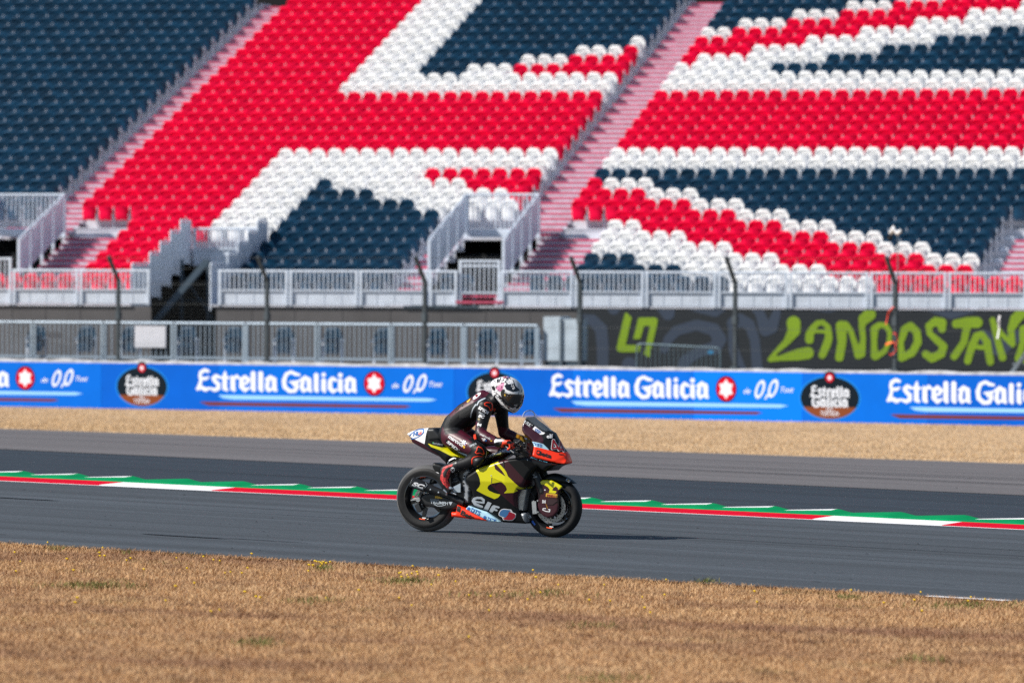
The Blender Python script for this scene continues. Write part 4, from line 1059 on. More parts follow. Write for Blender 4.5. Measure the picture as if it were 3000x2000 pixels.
# ------------------------------------------------------------------ motorcycle frame: x forward, y to the far side, z up; origin under the rear axle
PR_, PF_ = at(1252, 1556, 57.27), at(1621, 1573, 56.72)
ex = (PF_-PR_).normalized(); ey = Vector((-ex.y, ex.x, 0)).normalized(); ez = ex.cross(ey).normalized()
BM = Matrix(((ex.x, ey.x, ez.x, PR_.x), (ex.y, ey.y, ez.y, PR_.y), (ex.z, ey.z, ez.z, PR_.z), (0, 0, 0, 1)))
BI = BM.inverted(); CAMB = BI @ Vector((0, 0, CZ)); WB = (PF_-PR_).length
ZOOM = dict(A=(1120, 1070, 2.958), B=(1150, 1340, 6.815), C=(1520, 1350, 6.815), D=(1340, 1270, 5.809), E=(1260, 1090, 5.807), F=(1500, 1180, 7.84), G=(1170, 1230, 7.468))
def px_of(z, u, v): o = ZOOM[z]; return o[0]+u/o[2], o[1]+v/o[2]
def bray(px, py):
    rx, rz = ray(px, py); return ((BI @ Vector((rx, 1, CZ+rz)))-CAMB).normalized()
def bl(z, u, v, y):
    """bike coordinates (x, z) of a measured place that lies at distance y from the middle plane"""
    d = bray(*px_of(z, u, v)); t = (y-CAMB.y)/d.y; p = CAMB+d*t; return p.x, p.z
def B3(z, u, v, y): x, zz = bl(z, u, v, y); return Vector((x, y, zz))
def tr(pts, y): return [bl(p[0], p[1], p[2], y) if len(p) < 4 else bl(*p) for p in pts]
def Z(z, *uv): return [(z, u, v) for u, v in uv]
M_black = mat('black fairing paint', (.006, .007, .008), .42, spec=.25, coat=.08)
M_matt = mat('satin carbon black', (.012, .013, .015), .45)
M_burg = mat('burgundy paint', (.034, .0025, .009), .35, coat=.25)
M_yell = mat('yellow paint', (.64, .60, .003), .35, coat=.4)
M_orange = mat('fluorescent orange red paint', (1.0, .035, .002), .45, coat=.1)
M_bwhite = mat('white paint', (.82, .82, .84), .3, coat=.5)
M_ltblue = mat('pale blue sticker', (.42, .66, .80), .4)
M_bsil = mat('brushed aluminium', (.55, .57, .60), .32, metal=.9, var=.08, vscale=30)
M_plate = mat('grey machined plate', (.36, .38, .41), .4, metal=.5)
M_tyre = mat('rubber black slick', (.010, .010, .011), .6, spec=.3, var=.25, vscale=20, bump=.15, bscale=80)
M_scrub = mat('scrubbed tyre tread', (.085, .085, .088), .85, var=.3, vscale=12, bump=.4, bscale=90)
M_rim = mat('black rim enamel', (.010, .011, .013), .22, coat=.6)
M_disc = mat('brake disc steel', (.30, .30, .31), .35, metal=.9)
M_gold = mat('gold anodised', (.62, .30, .03), .3, metal=.9)
M_dmetal = mat('dark metal', (.05, .053, .058), .4, metal=.7)
M_glass = mat('smoked clear screen', (.35, .42, .50), .05, trans=.0, alpha=.16, coat=.6)
M_org2 = mat('orange sticker', (.85, .10, .02), .4)
M_txtw = mat('white lettering vinyl', (.80, .80, .82), .5); M_txtk = mat('black lettering vinyl', (.008, .008, .009), .5); M_txtb = mat('blue lettering vinyl', (.02, .12, .38), .5)
M_txtg = mat('grey lettering vinyl', (.42, .47, .52), .5); M_txtr = mat('dark red lettering vinyl', (.25, .006, .012), .5); M_txty = mat('golden lettering vinyl', (.65, .38, .03), .5); M_txtc = mat('cyan lettering vinyl', (.10, .38, .55), .5)
bike = empty('racing_motorcycle', 'black, burgundy and yellow racing motorcycle with orange red nose, ridden along the track', 'motorcycle', mw=BM)
def slab(name, poly, wf, mats, parent, res=.012, edge=.035, k=.72, regions=(), sides=(-1, 1), smooth=True, base=0, yc=0.0):
    """closed body: an outline (x, z) given the half width wf(x, z), rounded towards the outline; regions = [(material index, outline)]"""
    P = np.array(poly); x0, z0 = P.min(0)-res*2; x1, z1 = P.max(0)+res*2
    xs = np.arange(x0, x1, res); zs = np.arange(z0, z1, res); X, Y = np.meshgrid(xs, zs); V, F = msq(polysdf(poly, X, Y), xs, zs)
    mi = [base]*len(F)
    for idx, rp in regions:
        A = np.array(V); V, F, mi = cut_paint(V, F, mi, polysdf(rp, A[:, 0], A[:, 1]), idx)
    F = [list(f) for f in F]
    V = np.array(V); d = np.clip(-polysdf(poly, V[:, 0], V[:, 1]), 0, None)
    q = np.minimum(d/edge, 1); prof = k+(1-k)*np.sqrt(np.clip(1-(1-q)**2, 0, 1)); W = np.array([wf(a, b) for a, b in V])*prof
    n = len(V); VV = [(V[i, 0], yc-W[i], V[i, 1]) for i in range(n)]+[(V[i, 0], yc+W[i], V[i, 1]) for i in range(n)]
    FF = [tuple(f) for f in F]+[tuple(n+i for i in reversed(f)) for f in F]
    mi = mi+mi; cnt = {}
    fe = {}
    for fi, f in enumerate(F):
        for a, b in zip(f, f[1:]+f[:1]): fe[(a, b)] = fi
    for (a, b), fi in fe.items():
        if (b, a) not in fe: FF.append((b, a, n+a, n+b)); mi.append(mi[fi])
    mb = MB(); mb.add(VV, FF, mi); o = mb.build(name, mats, parent, smooth=smooth)
    if smooth: o.data.set_sharp_from_angle(angle=math.radians(50))
    return o
def plate(name, poly, y0, y1, m, parent, bev=0):
    mb = MB(); mb.prism(poly, y0, y1); return mb.build(name, m, parent)

# ---- wheels
def wheel(nm, cx, R, tw, rimR, rimw, parent, nsp, disc_y, disc_r):
    w_ = empty(nm, None, None); w_.parent = bike; w_.location = (cx, 0, R)
    prof = []; mi = []; h = tw/2; sw = R-rimR                       # cross-section of a racing slick, round over the crown
    for i in range(25):
        t = -1+2*i/24; a = t*math.pi*.5; y = h*math.sin(a)*(1-.03*abs(t)); r = R-(1-math.cos(a))*sw*.62
        prof.append((r, y))
    prof = [(rimR-.002, -rimw/2-.004), (rimR+sw*.18, -h*.90)]+prof+[(rimR+sw*.18, h*.90), (rimR-.002, rimw/2+.004)]
    for j in range(len(prof)-1): mi.append(1 if 6 <= j <= len(prof)-8 else 0)
    mb = MB(); mb.lathe(prof, 72, mi); mb.build('tyre', [M_tyre, M_scrub if nm.startswith('rear') else M_tyre], w_, smooth=True)
    b = rimw/2
    mb = MB(); mb.lathe([(rimR+.003, -b-.006), (rimR-.004, -b-.008), (rimR-.012, -b+.004), (rimR-.022, -b+.025), (rimR-.034, -b+.05), (rimR-.036, 0), (rimR-.034, b-.05), (rimR-.022, b-.025), (rimR-.012, b-.004), (rimR-.004, b+.008), (rimR+.003, b+.006)], 64)
    mb.lathe([(.0, -.055), (.042, -.055), (.048, -.03), (.048, .03), (.042, .055), (0, .055)], 24)
    rim = mb.build('rim', M_rim, w_, smooth=True); rim.data.set_sharp_from_angle(angle=math.radians(40))
    for k in range(nsp):
        a = 2*math.pi*k/nsp+.30; c_, s_ = math.cos(a), math.sin(a); tz = Vector((-s_, 0, c_))
        p = Vector((c_*.042, 0, s_*.042)); q = Vector((c_*(rimR-.030), 0, s_*(rimR-.030)))
        mb = MB(); w0, w1 = .017, .013
        V = []
        for (pt, ww, yy) in ((p, w0, .030), (q, w1, .022)):
            for sy in (-1, 1):
                for st in (-1, 1): V.append(pt+tz*ww*st+Vector((0, sy*yy, 0)))
        mb.add(V, [(0, 1, 5, 4), (2, 6, 7, 3), (0, 4, 6, 2), (1, 3, 7, 5), (0, 2, 3, 1), (4, 5, 7, 6)]); mb.build('spoke', M_rim, w_)
    for y in disc_y:
        mb = MB(); N = 72; r0, r1 = disc_r*.74, disc_r
        mb.lathe([(r0, y-.003), (r1, y-.003), (r1, y+.003), (r0, y+.003)], N, close=True)
        for k in range(8):
            a = k*math.pi/4; mb.bar((.04*math.cos(a), y, .04*math.sin(a)), (r0*1.02*math.cos(a), y, r0*1.02*math.sin(a)), .016, .006, up=(0, 1, 0))
        dd = mb.build('brake_disc', M_disc, w_)
        mb = MB()
        for k in range(36):
            a = k*math.tau/36; r = disc_r*(.80+.07*(k % 3)); mb.lathe([(0, y-.0042), (.0055, y-.0042)], 8, cen=(r*math.cos(a), 0, r*math.sin(a)))
        q = mb.build('drilling', M_txtk, w_); q.parent = dd
    return w_
RW, FW = .3365, .3015
rear = wheel('rear_wheel', 0, RW, .198, .222, .165, bike, 6, (-.095,), .108)
front = wheel('front_wheel', WB, FW, .122, .218, .10, bike, 6, (-.078, .078), .158)
def ring_marks():
    for w_, R, b in ((rear, .214, .085), (front, .211, .054)):
        for a0, a1, m, r in ((4.45, 4.75, M_org2, R), (1.55, 1.85, M_org2, R), (4.60, 4.82, M_bwhite, R-.014)):
            mb = MB(); N = 8; V = []; F = []
            for i in range(N+1):
                a = a0+(a1-a0)*i/N
                for rr in (r-.006, r+.001): V.append((rr*math.cos(a), -b-.0035-(.0 if rr > r else -.006), rr*math.sin(a)))
            F = [(2*i, 2*i+1, 2*i+3, 2*i+2) for i in range(N)]; mb.add(V, F); q = mb.build('rim_sticker', m, w_); 
    for a0, a1, m in ((3.75, 3.95, mat('blue tyre mark', (.02, .13, .6), .5)), (3.5, 3.62, M_txtg)):
        mb = MB(); N = 6; V = []
        for i in range(N+1):
            a = a0+(a1-a0)*i/N
            for rr, yy in ((.243, -.0615), (.262, -.0610)): V.append((rr*math.cos(a), yy, rr*math.sin(a)))
        mb.add(V, [(2*i, 2*i+1, 2*i+3, 2*i+2) for i in range(N)]); mb.build('surface_mark', m, front)
ring_marks()
# ---- swingarm, rear hugger, exhaust
sw = tr(Z('B', (375, 810), (470, 780), (560, 765), (640, 715), (800, 690), (1000, 740), (1180, 810), (1340, 880), (1363, 930), (1260, 1020), (1060, 1045), (850, 1000), (640, 962), (580, 915), (470, 890), (385, 880)), -.135)
slab('swingarm', sw, lambda x, z: .155-.03*max(0, x-.25), [M_matt], bike, .014, .03, .9)
ax = B3('B', 470, 832, -.165)
mb = MB(); mb.bar(B3('B', 380, 846, -.167), B3('B', 545, 825, -.167), .012, .042, up=(0, 1, 0)); mb.lathe([(0, -.012), (.024, -.012), (.024, .012), (0, .012)], 20, cen=B3('B', 515, 835, -.172)); mb.build('axle_block', M_bsil, bike)
mb = MB(); mb.bar(B3('B', 500, 930, -.145), B3('B', 560, 1070, -.145), .05, .06, up=(0, 1, 0)); mb.bar(B3('B', 520, 1010, -.13), B3('B', 620, 960, -.13), .03, .03); mb.bar(B3('B', 590, 700, -.14), B3('B', 540, 790, -.14), .03, .05, up=(0, 1, 0)); cal = mb.build('rear_caliper', M_dmetal, bike)
hug = tr(Z('B', (800, 165), (808, 108), (845, 100), (960, 130), (1060, 175), (1010, 260), (960, 400), (850, 520), (765, 520), (800, 430), (835, 330), (820, 240)), -.06)
slab('hugger', hug, lambda x, z: .085, [M_black], bike, .012, .03, .7)
e0, e1, e2, e3 = B3('B', 385, 490, -.235), B3('B', 665, 590, -.205), B3('B', 1085, 740, -.165), B3('B', 1420, 900, -.15)
mb = MB(); d_ = (e1-e0); mb.tube([e0+d_*.02, e0+d_*.0, e0, e0+d_*.03, e1-d_*.05, e1, e1+(e2-e1)*.15, e1+(e2-e1)*.5, e2, e3], [.036, .038, .048, .053, .052, .050, .044, .040, .029, .028], 24); exh = mb.build('exhaust', M_matt, bike, smooth=True); exh.data.set_sharp_from_angle(angle=math.radians(45))
mb = MB(); mb.tube([e0-d_*.004, e0+d_*.012], [.050, .054], 24); q = mb.build('end_cap', M_plate, bike, smooth=True); q.parent = exh
for t in (.30, .68):
    c = e1+(e2-e1)*t; mb = MB(); mb.lathe([(0, -.012), (.009, -.010), (.009, 0.004)], 10, cen=(c.x, c.y-.037+.010*t, c.z)); q = mb.build('bolt', M_bsil, bike); q.parent = exh
# ---- main fairing
FY = -.215
fo = tr(Z('D', (150, 770), (160, 735), (190, 700), (340, 606), (420, 566), (620, 500), (700, 470), (900, 422), (1100, 396), (1278, 374)), FY)+tr(Z('F', (360, 1235), (430, 1222), (620, 1290), (860, 1360), (1060, 1405), (1200, 1400)), -.10) \
    +tr(Z('F', (1020, 1432), (920, 1478), (830, 1560)), -.10)+tr(Z('C', (480, 190), (400, 120), (330, 170), (250, 260)), -.17)+tr(Z('D', (1215, 745), (1190, 800), (1160, 872), (1085, 930), (1045, 985), (1016, 1050), (1005, 1120), (1015, 1250), (1035, 1320), (1060, 1370), (1120, 1480), (1160, 1522), (1100, 1534), (900, 1520), (740, 1510)), -.19) \
    +tr(Z('D', (500, 1330), (180, 1222), (200, 1190), (212, 1090), (250, 1050), (240, 960), (200, 905), (165, 840)), FY)
def fw(x, z):
    w_ = .155+.115*max(0, min(1, (z-.12)/.42)); w_ *= 1-.30*max(0, min(1, (x-.95)/.45))**1.2
    if x < .62: w_ *= 1-.10*(.62-x)/.3
    return w_
YD = FY
yel = tr(Z('D', (338, 606), (425, 568), (620, 500), (690, 466), (720, 475), (830, 590), (870, 650), (895, 720), (1000, 830), (1085, 918), (1062, 950), (1000, 905), (1032, 970), (970, 1002), (805, 1010), (850, 970), (868, 945), (850, 880), (800, 825), (760, 818), (700, 826), (600, 850), (550, 885), (535, 925), (560, 965), (640, 1005), (700, 1022), (752, 1030), (700, 1085), (636, 1110), (500, 1050), (340, 962), (400, 900), (425, 850), (420, 770), (390, 690)), YD)
hole1 = tr(Z('D', (650, 498), (700, 520), (800, 630), (862, 728), (790, 680), (680, 600), (665, 540)), YD)
burg = tr(Z('D', (640, 480), (900, 420), (880, 450), (1190, 810), (1160, 872), (1085, 930), (1040, 985), (1010, 1060), (1003, 1160), (1015, 1290), (900, 1180), (600, 870), (500, 600)), YD)
fair = slab('fairing', fo, fw, [M_black, M_burg, M_yell], bike, .008, .03, .80, [(1, burg), (2, yel), (1, hole1)])
# ducts cut into the side
for pts in (Z('D', (618, 745), (640, 740), (632, 842), (616, 838)), Z('D', (812, 470), (838, 472), (835, 570), (812, 575))):
    P = tr(pts, YD); mb = MB(); mb.prism(P, -fw(*P[0])-.004, -fw(*P[0])+.01); q = mb.build('duct', M_txtk, bike); q.parent = fair
P = tr(Z('D', (640, 742), (800, 808), (740, 822), (632, 842)), YD); mb = MB(); mb.add([(P[0][0], -fw(*P[0])-.016, P[0][1]), (P[1][0], -fw(*P[1])-.002, P[1][1]), (P[2][0], -fw(*P[2])-.002, P[2][1]), (P[3][0], -fw(*P[3])-.014, P[3][1])], [(0, 1, 2, 3)]); q = mb.build('duct_lip', M_yell, bike); q.parent = fair
# belly pan and its lower nose
bel = tr(Z('A', (640, 1206), (730, 1245), (930, 1352), (700, 1325), (592, 1312), (586, 1270), (625, 1272)), -.185)
bl2 = tr(Z('D', (128, 1282), (186, 1220), (500, 1330), (720, 1508), (545, 1496), (440, 1448), (300, 1375)), -.188)
slab('belly_pan', bel+[], lambda x, z: .180, [M_orange], bike, .010, .03, .82)
slab('belly_stripe', bl2, lambda x, z: .186, [M_ltblue], bike, .008, .02, .92)
tip = tr(Z('D', (1055, 1368), (1075, 1342), (1140, 1345), (1165, 1360), (1162, 1520), (1120, 1500)), -.16)
slab('belly_nose', tip, lambda x, z: .166, [M_plate], bike, .010, .03, .7)
rad = tr(Z('D', (1082, 938), (1185, 940), (1160, 1080), (1120, 1310), (1040, 1310), (1012, 1220), (1008, 1110), (1040, 1000)), -.15)
rm = mat('radiator fins', (.20, .21, .22), .5, metal=.4)
rb = slab('radiator', rad, lambda x, z: .150, [rm], bike, .012, .02, .9)
zz = [p[1] for p in rad]; mb = MB(); k = min(zz)+.012
while k < max(zz)-.012:
    xs_ = [a[0]+(b[0]-a[0])*(k-a[1])/(b[1]-a[1]) for a, b in zip(rad, rad[1:]+rad[:1]) if (a[1] > k) != (b[1] > k)]
    if len(xs_) >= 2: mb.box(min(xs_)+.004, max(xs_)-.004, -.1535, -.145, k, k+.0045)
    k += .012
q = mb.build('fin', M_bsil, bike); q.parent = rb; q['kind'] = 'stuff'
# ---- upper fairing with screen
nb = tr(Z('F', (430, 1222), (450, 1150), (458, 1060), (452, 980), (395, 872), (300, 780), (215, 720), (165, 640), (150, 540), (205, 385), (245, 318)), -.20)
nf = tr(Z('F', (490, 400), (620, 490), (760, 610), (900, 690)), -.085)+tr(Z('F', (1000, 830), (1100, 1000), (1180, 1110), (1245, 1200)), -.055)+tr(Z('F', (1268, 1260), (1270, 1370), (1240, 1396), (1100, 1392)), -.05)+tr(Z('F', (980, 1372), (800, 1325), (600, 1268)), -.12)
NFL = np.array(nf[:9])
def nw(x, z):
    d = 9.
    for p, q in zip(NFL, NFL[1:]):
        e = q-p; t = max(0, min(1, ((x-p[0])*e[0]+(z-p[1])*e[1])/(e@e))); d = min(d, math.hypot(x-p[0]-t*e[0], z-p[1]-t*e[1]))
    return .050+.165*min(1, d/.30)**.75
YN = -.16
orr = tr(Z('F', (455, 980), (560, 1005), (800, 1080), (960, 1140), (1000, 1146), (1160, 1120), (1300, 1180), (1300, 1420), (1100, 1396), (980, 1376), (430, 1230), (440, 1100)), YN)
wht = tr(Z('F', (380, 868), (560, 905), (690, 942), (825, 1088), (640, 1030), (450, 985), (440, 930)), YN)
bur = tr(Z('F', (205, 400), (300, 470), (450, 590), (620, 740), (680, 840), (690, 940), (560, 905), (380, 868), (200, 720), (130, 600), (140, 480)), YN)
nose = slab('nose_fairing', nb+nf, nw, [M_black, M_burg, M_orange, M_ltblue], bike, .008, .025, .86, [(1, bur), (2, orr), (3, wht)])
mb = MB(); P = [B3('F', u, v, -.064+.0*i) for i, (u, v) in enumerate([(1115, 1232), (1195, 1225), (1212, 1272), (1185, 1368), (1140, 1378), (1100, 1290)])]
mb.add([(p.x+.012, p.y-.004, p.z) for p in P]+[(p.x-.04, -.03, p.z) for p in P], [tuple(range(6))]+[(i, (i+1) % 6, 6+(i+1) % 6, 6+i) for i in range(6)]); q = mb.build('air_intake', M_txtk, bike); q.parent = nose
# clear screen: a curved sheet from the fairing edge up over the top
def screen():
    L = [('F', 245, 318), ('F', 370, 395), ('F', 500, 500), ('F', 640, 590), ('F', 780, 680), ('F', 890, 690)]
    T = [('F', 380, 168), ('F', 470, 225), ('F', 590, 330), ('F', 710, 440), ('F', 820, 560), ('F', 900, 665)]
    V = []; n = 9
    for l, t, yb in zip(L, T, (.15, .125, .105, .088, .07, .05)):
        p = B3(*l, -yb); q = B3(*t, -.02)
        for j in range(n):
            a = j/(n-1)*math.pi; y = -math.cos(a)*abs(p.y)*.98; s_ = math.sin(a)
            V.append((p.x+(q.x-p.x)*s_**1.1, y, p.z+(q.z-p.z)*s_**.8))
    F = [(i*n+j, (i+1)*n+j, (i+1)*n+j+1, i*n+j+1) for i in range(5) for j in range(n-1)]
    mb = MB(); mb.add(V, F); o = mb.build('windscreen', M_glass, bike, smooth=True, fix=False)
    md = o.modifiers.new('t', 'SOLIDIFY'); md.thickness = .003
    mb = MB(); mb.tube([V[k] for k in range(n)], .0045, 6); q = mb.build('screen_edge', M_txtg, bike); q.parent = o
    mb = MB(); mb.tube([V[i*n+n//2] for i in range(6)], .004, 6); q = mb.build('screen_highlight', M_glass, bike); q.parent = o
screen()
# ---- tank, tail, seat
tank = tr(Z('E', (920, 1430), (930, 1300), (880, 1285), (960, 1260), (1060, 1255), (1170, 1265), (1260, 1290), (1330, 1400), (1200, 1480), (1000, 1520), (800, 1560)), -.10)
ty = tr(Z('E', (870, 1280), (930, 1300), (1030, 1368), (940, 1410), (800, 1560), (700, 1500)), -.10)
slab('tank_cover', tank, lambda x, z: .135, [M_burg, M_yell], bike, .010, .07, .45, [(1, ty)])
tail = tr(Z('G', (88, 308), (200, 250), (400, 190), (610, 172), (800, 170), (925, 305), (945, 420), (1010, 590), (1180, 700), (1400, 800), (1500, 860), (1240, 830), (1090, 900), (1050, 990), (1010, 985), (980, 920), (850, 800), (700, 730), (440, 610), (215, 490), (160, 365)), -.10)
t_w = tr(Z('G', (60, 308), (200, 230), (400, 170), (612, 160), (608, 200), (570, 380), (545, 524), (300, 425), (150, 360)), -.10)
t_y = tr(Z('G', (612, 500), (760, 550), (940, 600), (1010, 590), (1180, 690), (1420, 790), (1420, 850), (1240, 835), (1060, 740), (900, 655), (720, 590)), -.10)
t_b = tr(Z('G', (150, 362), (545, 526), (560, 560), (800, 700), (900, 790), (1040, 990), (1000, 1000), (840, 810), (500, 650), (180, 500)), -.10)
def tw_(x, z):
    x0 = bl('G', 88, 308, -.08)[0]; return min(.12, .022+.30*max(0, x-x0))
slab('tail_unit', tail, tw_, [M_black, M_bwhite, M_yell, M_burg], bike, .008, .06, .55, [(3, t_b), (1, t_w), (2, t_y)])
pad = tr(Z('G', (618, 182), (795, 172), (930, 320), (945, 440), (680, 470), (640, 420)), -.09)
slab('seat_pad', pad, lambda x, z: .128, [M_matt], bike, .012, .03, .75)
# ---- frame, rearsets, engine
spar = tr(Z('D', (505, 352), (640, 310), (780, 255), (835, 320), (720, 372), (590, 412), (560, 430), (480, 410)), -.17)
slab('frame_spar', spar, lambda x, z: .178, [M_bsil], bike, .012, .03, .7)
spar2 = tr(Z('D', (200, 610), (420, 500), (500, 400), (560, 425), (420, 556), (240, 660), (180, 640)), -.16)
slab('frame_rail', spar2, lambda x, z: .165, [M_dmetal], bike, .012, .03, .8)
pl = tr(Z('D', (90, 690), (130, 640), (155, 596), (235, 650), (190, 690), (155, 720), (150, 790), (165, 850), (200, 900), (225, 955), (195, 1000), (205, 1060), (200, 1190), (110, 1130), (105, 950), (85, 820)), -.16)
pp = slab('pivot_plate', pl, lambda x, z: .170, [M_plate], bike, .010, .015, .9)
mb = MB()
for u, v in ((115, 720), (108, 770), (100, 845), (112, 985), (120, 1120), (190, 680), (195, 935), (192, 1095), (192, 1165)):
    c = B3('D', u, v, -.171); mb.lathe([(0, -.004), (.008 if u > 112 else .010, -.004), (.011, .003)], 10, cen=c)
q = mb.build('bolt', M_txtk, bike); q.parent = pp
rs = tr(Z('B', (1175, 605), (1363, 510), (1363, 690), (1240, 690)), -.19)
plate('rearset', rs, -.200, -.185, mat('pale blue grey alloy', (.40, .47, .54), .4, metal=.4), bike)
mb = MB(); mb.tube([B3('B', 1160, 690, -.21), B3('B', 1275, 735, -.21)], .007, 8); mb.tube([B3('B', 1020, 640, -.215), B3('B', 1085, 690, -.215), B3('B', 1080, 740, -.20)], .012, 8); mb.tube([B3('B', 1190, 620, -.20), B3('B', 1150, 600, -.30)], .013, 8); mb.build('footpeg', M_bsil, bike)
eng = tr(Z('A', (600, 850), (760, 880), (760, 1050), (735, 1200), (640, 1200), (560, 1130), (560, 1000)), -.12)
slab('engine', eng, lambda x, z: .13, [M_dmetal], bike, .02, .03, .8)
mb = MB()
for a_, b_, r in (((1210, 440), (1300, 400), .012), ((1220, 470), (1290, 470), .010), ((1260, 360), (1340, 480), .009), ((1180, 500), (1330, 440), .008), ((1240, 340), (1300, 330), .014)):
    mb.tube([B3('B', *a_, -.165), B3('B', *b_, -.150)], r, 8)
mb.build('rear_shock', M_dmetal, bike)
mb = MB(); pts = [B3('G', u, v, -.13) for u, v in ((1100, 970), (1062, 950), (1100, 885), (1195, 835), (1245, 845))]; mb.tube(pts, .008, 8); mb.build('subframe_stay', M_bsil, bike)
# ---- front end
for sy in (-1, 1):
    k = .105
    a, b, c = B3('F', 300, 1150, -.105), B3('C', 330, 260, -.105), Vector((WB-.01, -k, FW+.02))
    a = Vector((a.x, sy*k, a.z)); b = Vector((b.x, sy*k, b.z)); c = Vector((WB-.015, sy*k, FW-.01))
    top = b+(b-c).normalized()*.40
    mb = MB(); m_ = c+(b-c)*.46
    mb.tube([m_, b, top-(top-b)*.25], [.036, .038, .030], 20, 0); mb.tube([top-(top-b)*.25, top], [.029, .029], 20, 1); mb.tube([c, m_], [.024, .022], 16, 1)
    fk = mb.build('fork_leg', [M_matt, M_gold], bike, smooth=True); fk.data.set_sharp_from_angle(angle=math.radians(40))
ft = tr(Z('C', (440, 420), (470, 330), (560, 265), (660, 242), (780, 262), (900, 310), (1010, 375), (1095, 452), (1000, 460), (880, 466), (860, 520), (700, 470), (520, 420)), -.055)
slab('front_mudguard', ft, lambda x, z: .074, [M_black], bike, .008, .07, .45)
dv = tr(Z('C', (308, 440), (470, 380), (560, 375), (650, 385), (760, 440), (865, 505), (850, 545), (800, 640), (792, 760), (800, 900), (780, 1010), (700, 1100), (580, 1135), (480, 1090), (410, 1000), (372, 900), (385, 780), (375, 640)), -.118)
dy_ = tr(Z('C', (410, 452), (470, 380), (560, 372), (660, 380), (760, 440), (870, 508), (845, 545), (785, 575), (790, 540), (745, 505), (700, 530), (670, 585), (765, 600), (735, 645), (605, 632), (625, 570), (590, 520), (520, 475)), -.118)
duct = slab('brake_duct', dv, lambda x, z: .016, [M_burg, M_yell], bike, .007, .02, .3, [(1, dy_)], yc=-.112)
slab('brake_duct', [(x+.0, z) for x, z in dv], lambda x, z: .016, [M_burg, M_yell], bike, .010, .02, .3, [(1, dy_)], yc=.112)
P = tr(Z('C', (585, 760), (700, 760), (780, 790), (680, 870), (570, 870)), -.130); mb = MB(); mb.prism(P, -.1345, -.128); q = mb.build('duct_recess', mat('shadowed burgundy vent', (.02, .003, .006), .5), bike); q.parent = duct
mb = MB(); a, b = B3('C', 315, 800, -.115), B3('C', 335, 1050, -.115); mb.bar(a, b, .045, .045, up=(0, 1, 0))
for u, v in ((300, 800), (380, 790), (300, 1020), (385, 1015)): mb.lathe([(0, -.01), (.008, -.01), (.008, .02)], 10, cen=B3('C', u, v, -.13))
mb.build('front_caliper', M_bsil, bike)
mb = MB(); mb.tube([B3('C', u, v, -.13) for u, v in ((120, 480), (160, 560), (250, 635), (295, 680), (310, 770))], .005, 6); mb.build('brake_hose', M_txtk, bike)
# ---- controls
tc = B3('F', 170, 760, -.10)
mb = MB(); mb.lathe([(0, -.03), (.0, -.03)], 8)
mb = MB(); mb.tube([(tc.x, -.105, tc.z-.02), (tc.x+.01, -.105, tc.z+.015)], .036, 20, 0); mb.tube([(tc.x, .105, tc.z-.02), (tc.x+.01, .105, tc.z+.015)], .036, 20, 0); mb.box(tc.x-.05, tc.x+.05, -.13, .13, tc.z-.075, tc.z-.035, 1); mb.build('triple_clamp', [M_gold, M_dmetal], bike)
for sy in (-1, 1):
    g0 = B3('E', 1470, 1225, -.19); g1 = B3('E', 1300, 1262, -.335)
    g0, g1 = Vector((g0.x, sy*.15, g0.z-.0)), Vector((g1.x, sy*.345, g1.z))
    mb = MB(); mb.tube([g0, g1], .016, 12); mb.tube([g0+(g1-g0)*.30, g0+(g1-g0)*.34], .024, 12); hb = mb.build('handlebar', M_txtk, bike)
    l0 = g0+(g1-g0)*.25; mb = MB(); mb.tube([l0+Vector((.03, 0, 0)), l0+Vector((.10, sy*.05, -.005)), g1+Vector((.085, 0, -.03)), g1+Vector((.07, sy*.02, -.03))], .007, 8); mb.tube([g1+Vector((0, sy*.0, 0)), g1+Vector((.10, sy*.03, -.06)), g1+Vector((.16, -sy*.01, -.075))], [.012, .010, .008], 8); q = mb.build('brake_lever' if sy < 0 else 'clutch_lever', M_dmetal, bike)
mb = MB()
for i in range(9):
    u0, v0, u1, v1 = [(1450, 1190, 1640, 1330), (1480, 1250, 1560, 1400), (1520, 1150, 1600, 1260), (1400, 1300, 1640, 1290), (1560, 1180, 1700, 1300), (1380, 1360, 1600, 1390), (1500, 1330, 1720, 1400), (1440, 1220, 1530, 1160), (1540, 1320, 1690, 1200)][i]
    p, q = B3('E', u0, v0, -.14+.02*(i % 3)), B3('E', u1, v1, -.10-.02*(i % 4)); m_ = (p+q)/2+Vector((0, -.03, .02*(-1)**i)); mb.tube([p, m_, q], .006+.003*(i % 3), 8)
mb.box(tc.x-.06, tc.x+.02, -.08, .08, tc.z-.16, tc.z-.09); mb.build('cable', M_dmetal, bike)
mb = MB(); mb.box(tc.x-.02, tc.x+.10, -.14, .14, tc.z-.34, tc.z-.06); mb.build('steering_head', M_txtk, bike)
# ------------------------------------------------------------------ rider
M_leath = mat('black racing leather', (.006, .006, .008), .5, spec=.35, bump=.16, bscale=30, var=.2, vscale=14)
M_lburg = mat('burgundy racing leather', (.062, .005, .016), .42, bump=.16, bscale=30, var=.15, vscale=14)
M_mesh = mat('black perforated leather', (.018, .018, .020), .65, bump=.6, bscale=160)
M_glov = mat('orange red glove leather', (.85, .05, .012), .5, bump=.2, bscale=60)
M_hwht = mat('white helmet shell', (.78, .78, .80), .25, coat=.7)
M_hgry = mat('pale grey helmet graphic', (.50, .52, .56), .3, coat=.6)
M_hblk = mat('black helmet graphic', (.009, .010, .012), .25, coat=.7)
M_hpnk = mat('pink mottled helmet graphic', (.50, .16, .30), .4, var=.9, vscale=70)
M_vis = mat('dark smoked visor', (.012, .010, .009), .08, coat=1)
M_boot = mat('black boot leather', (.010, .010, .012), .4)
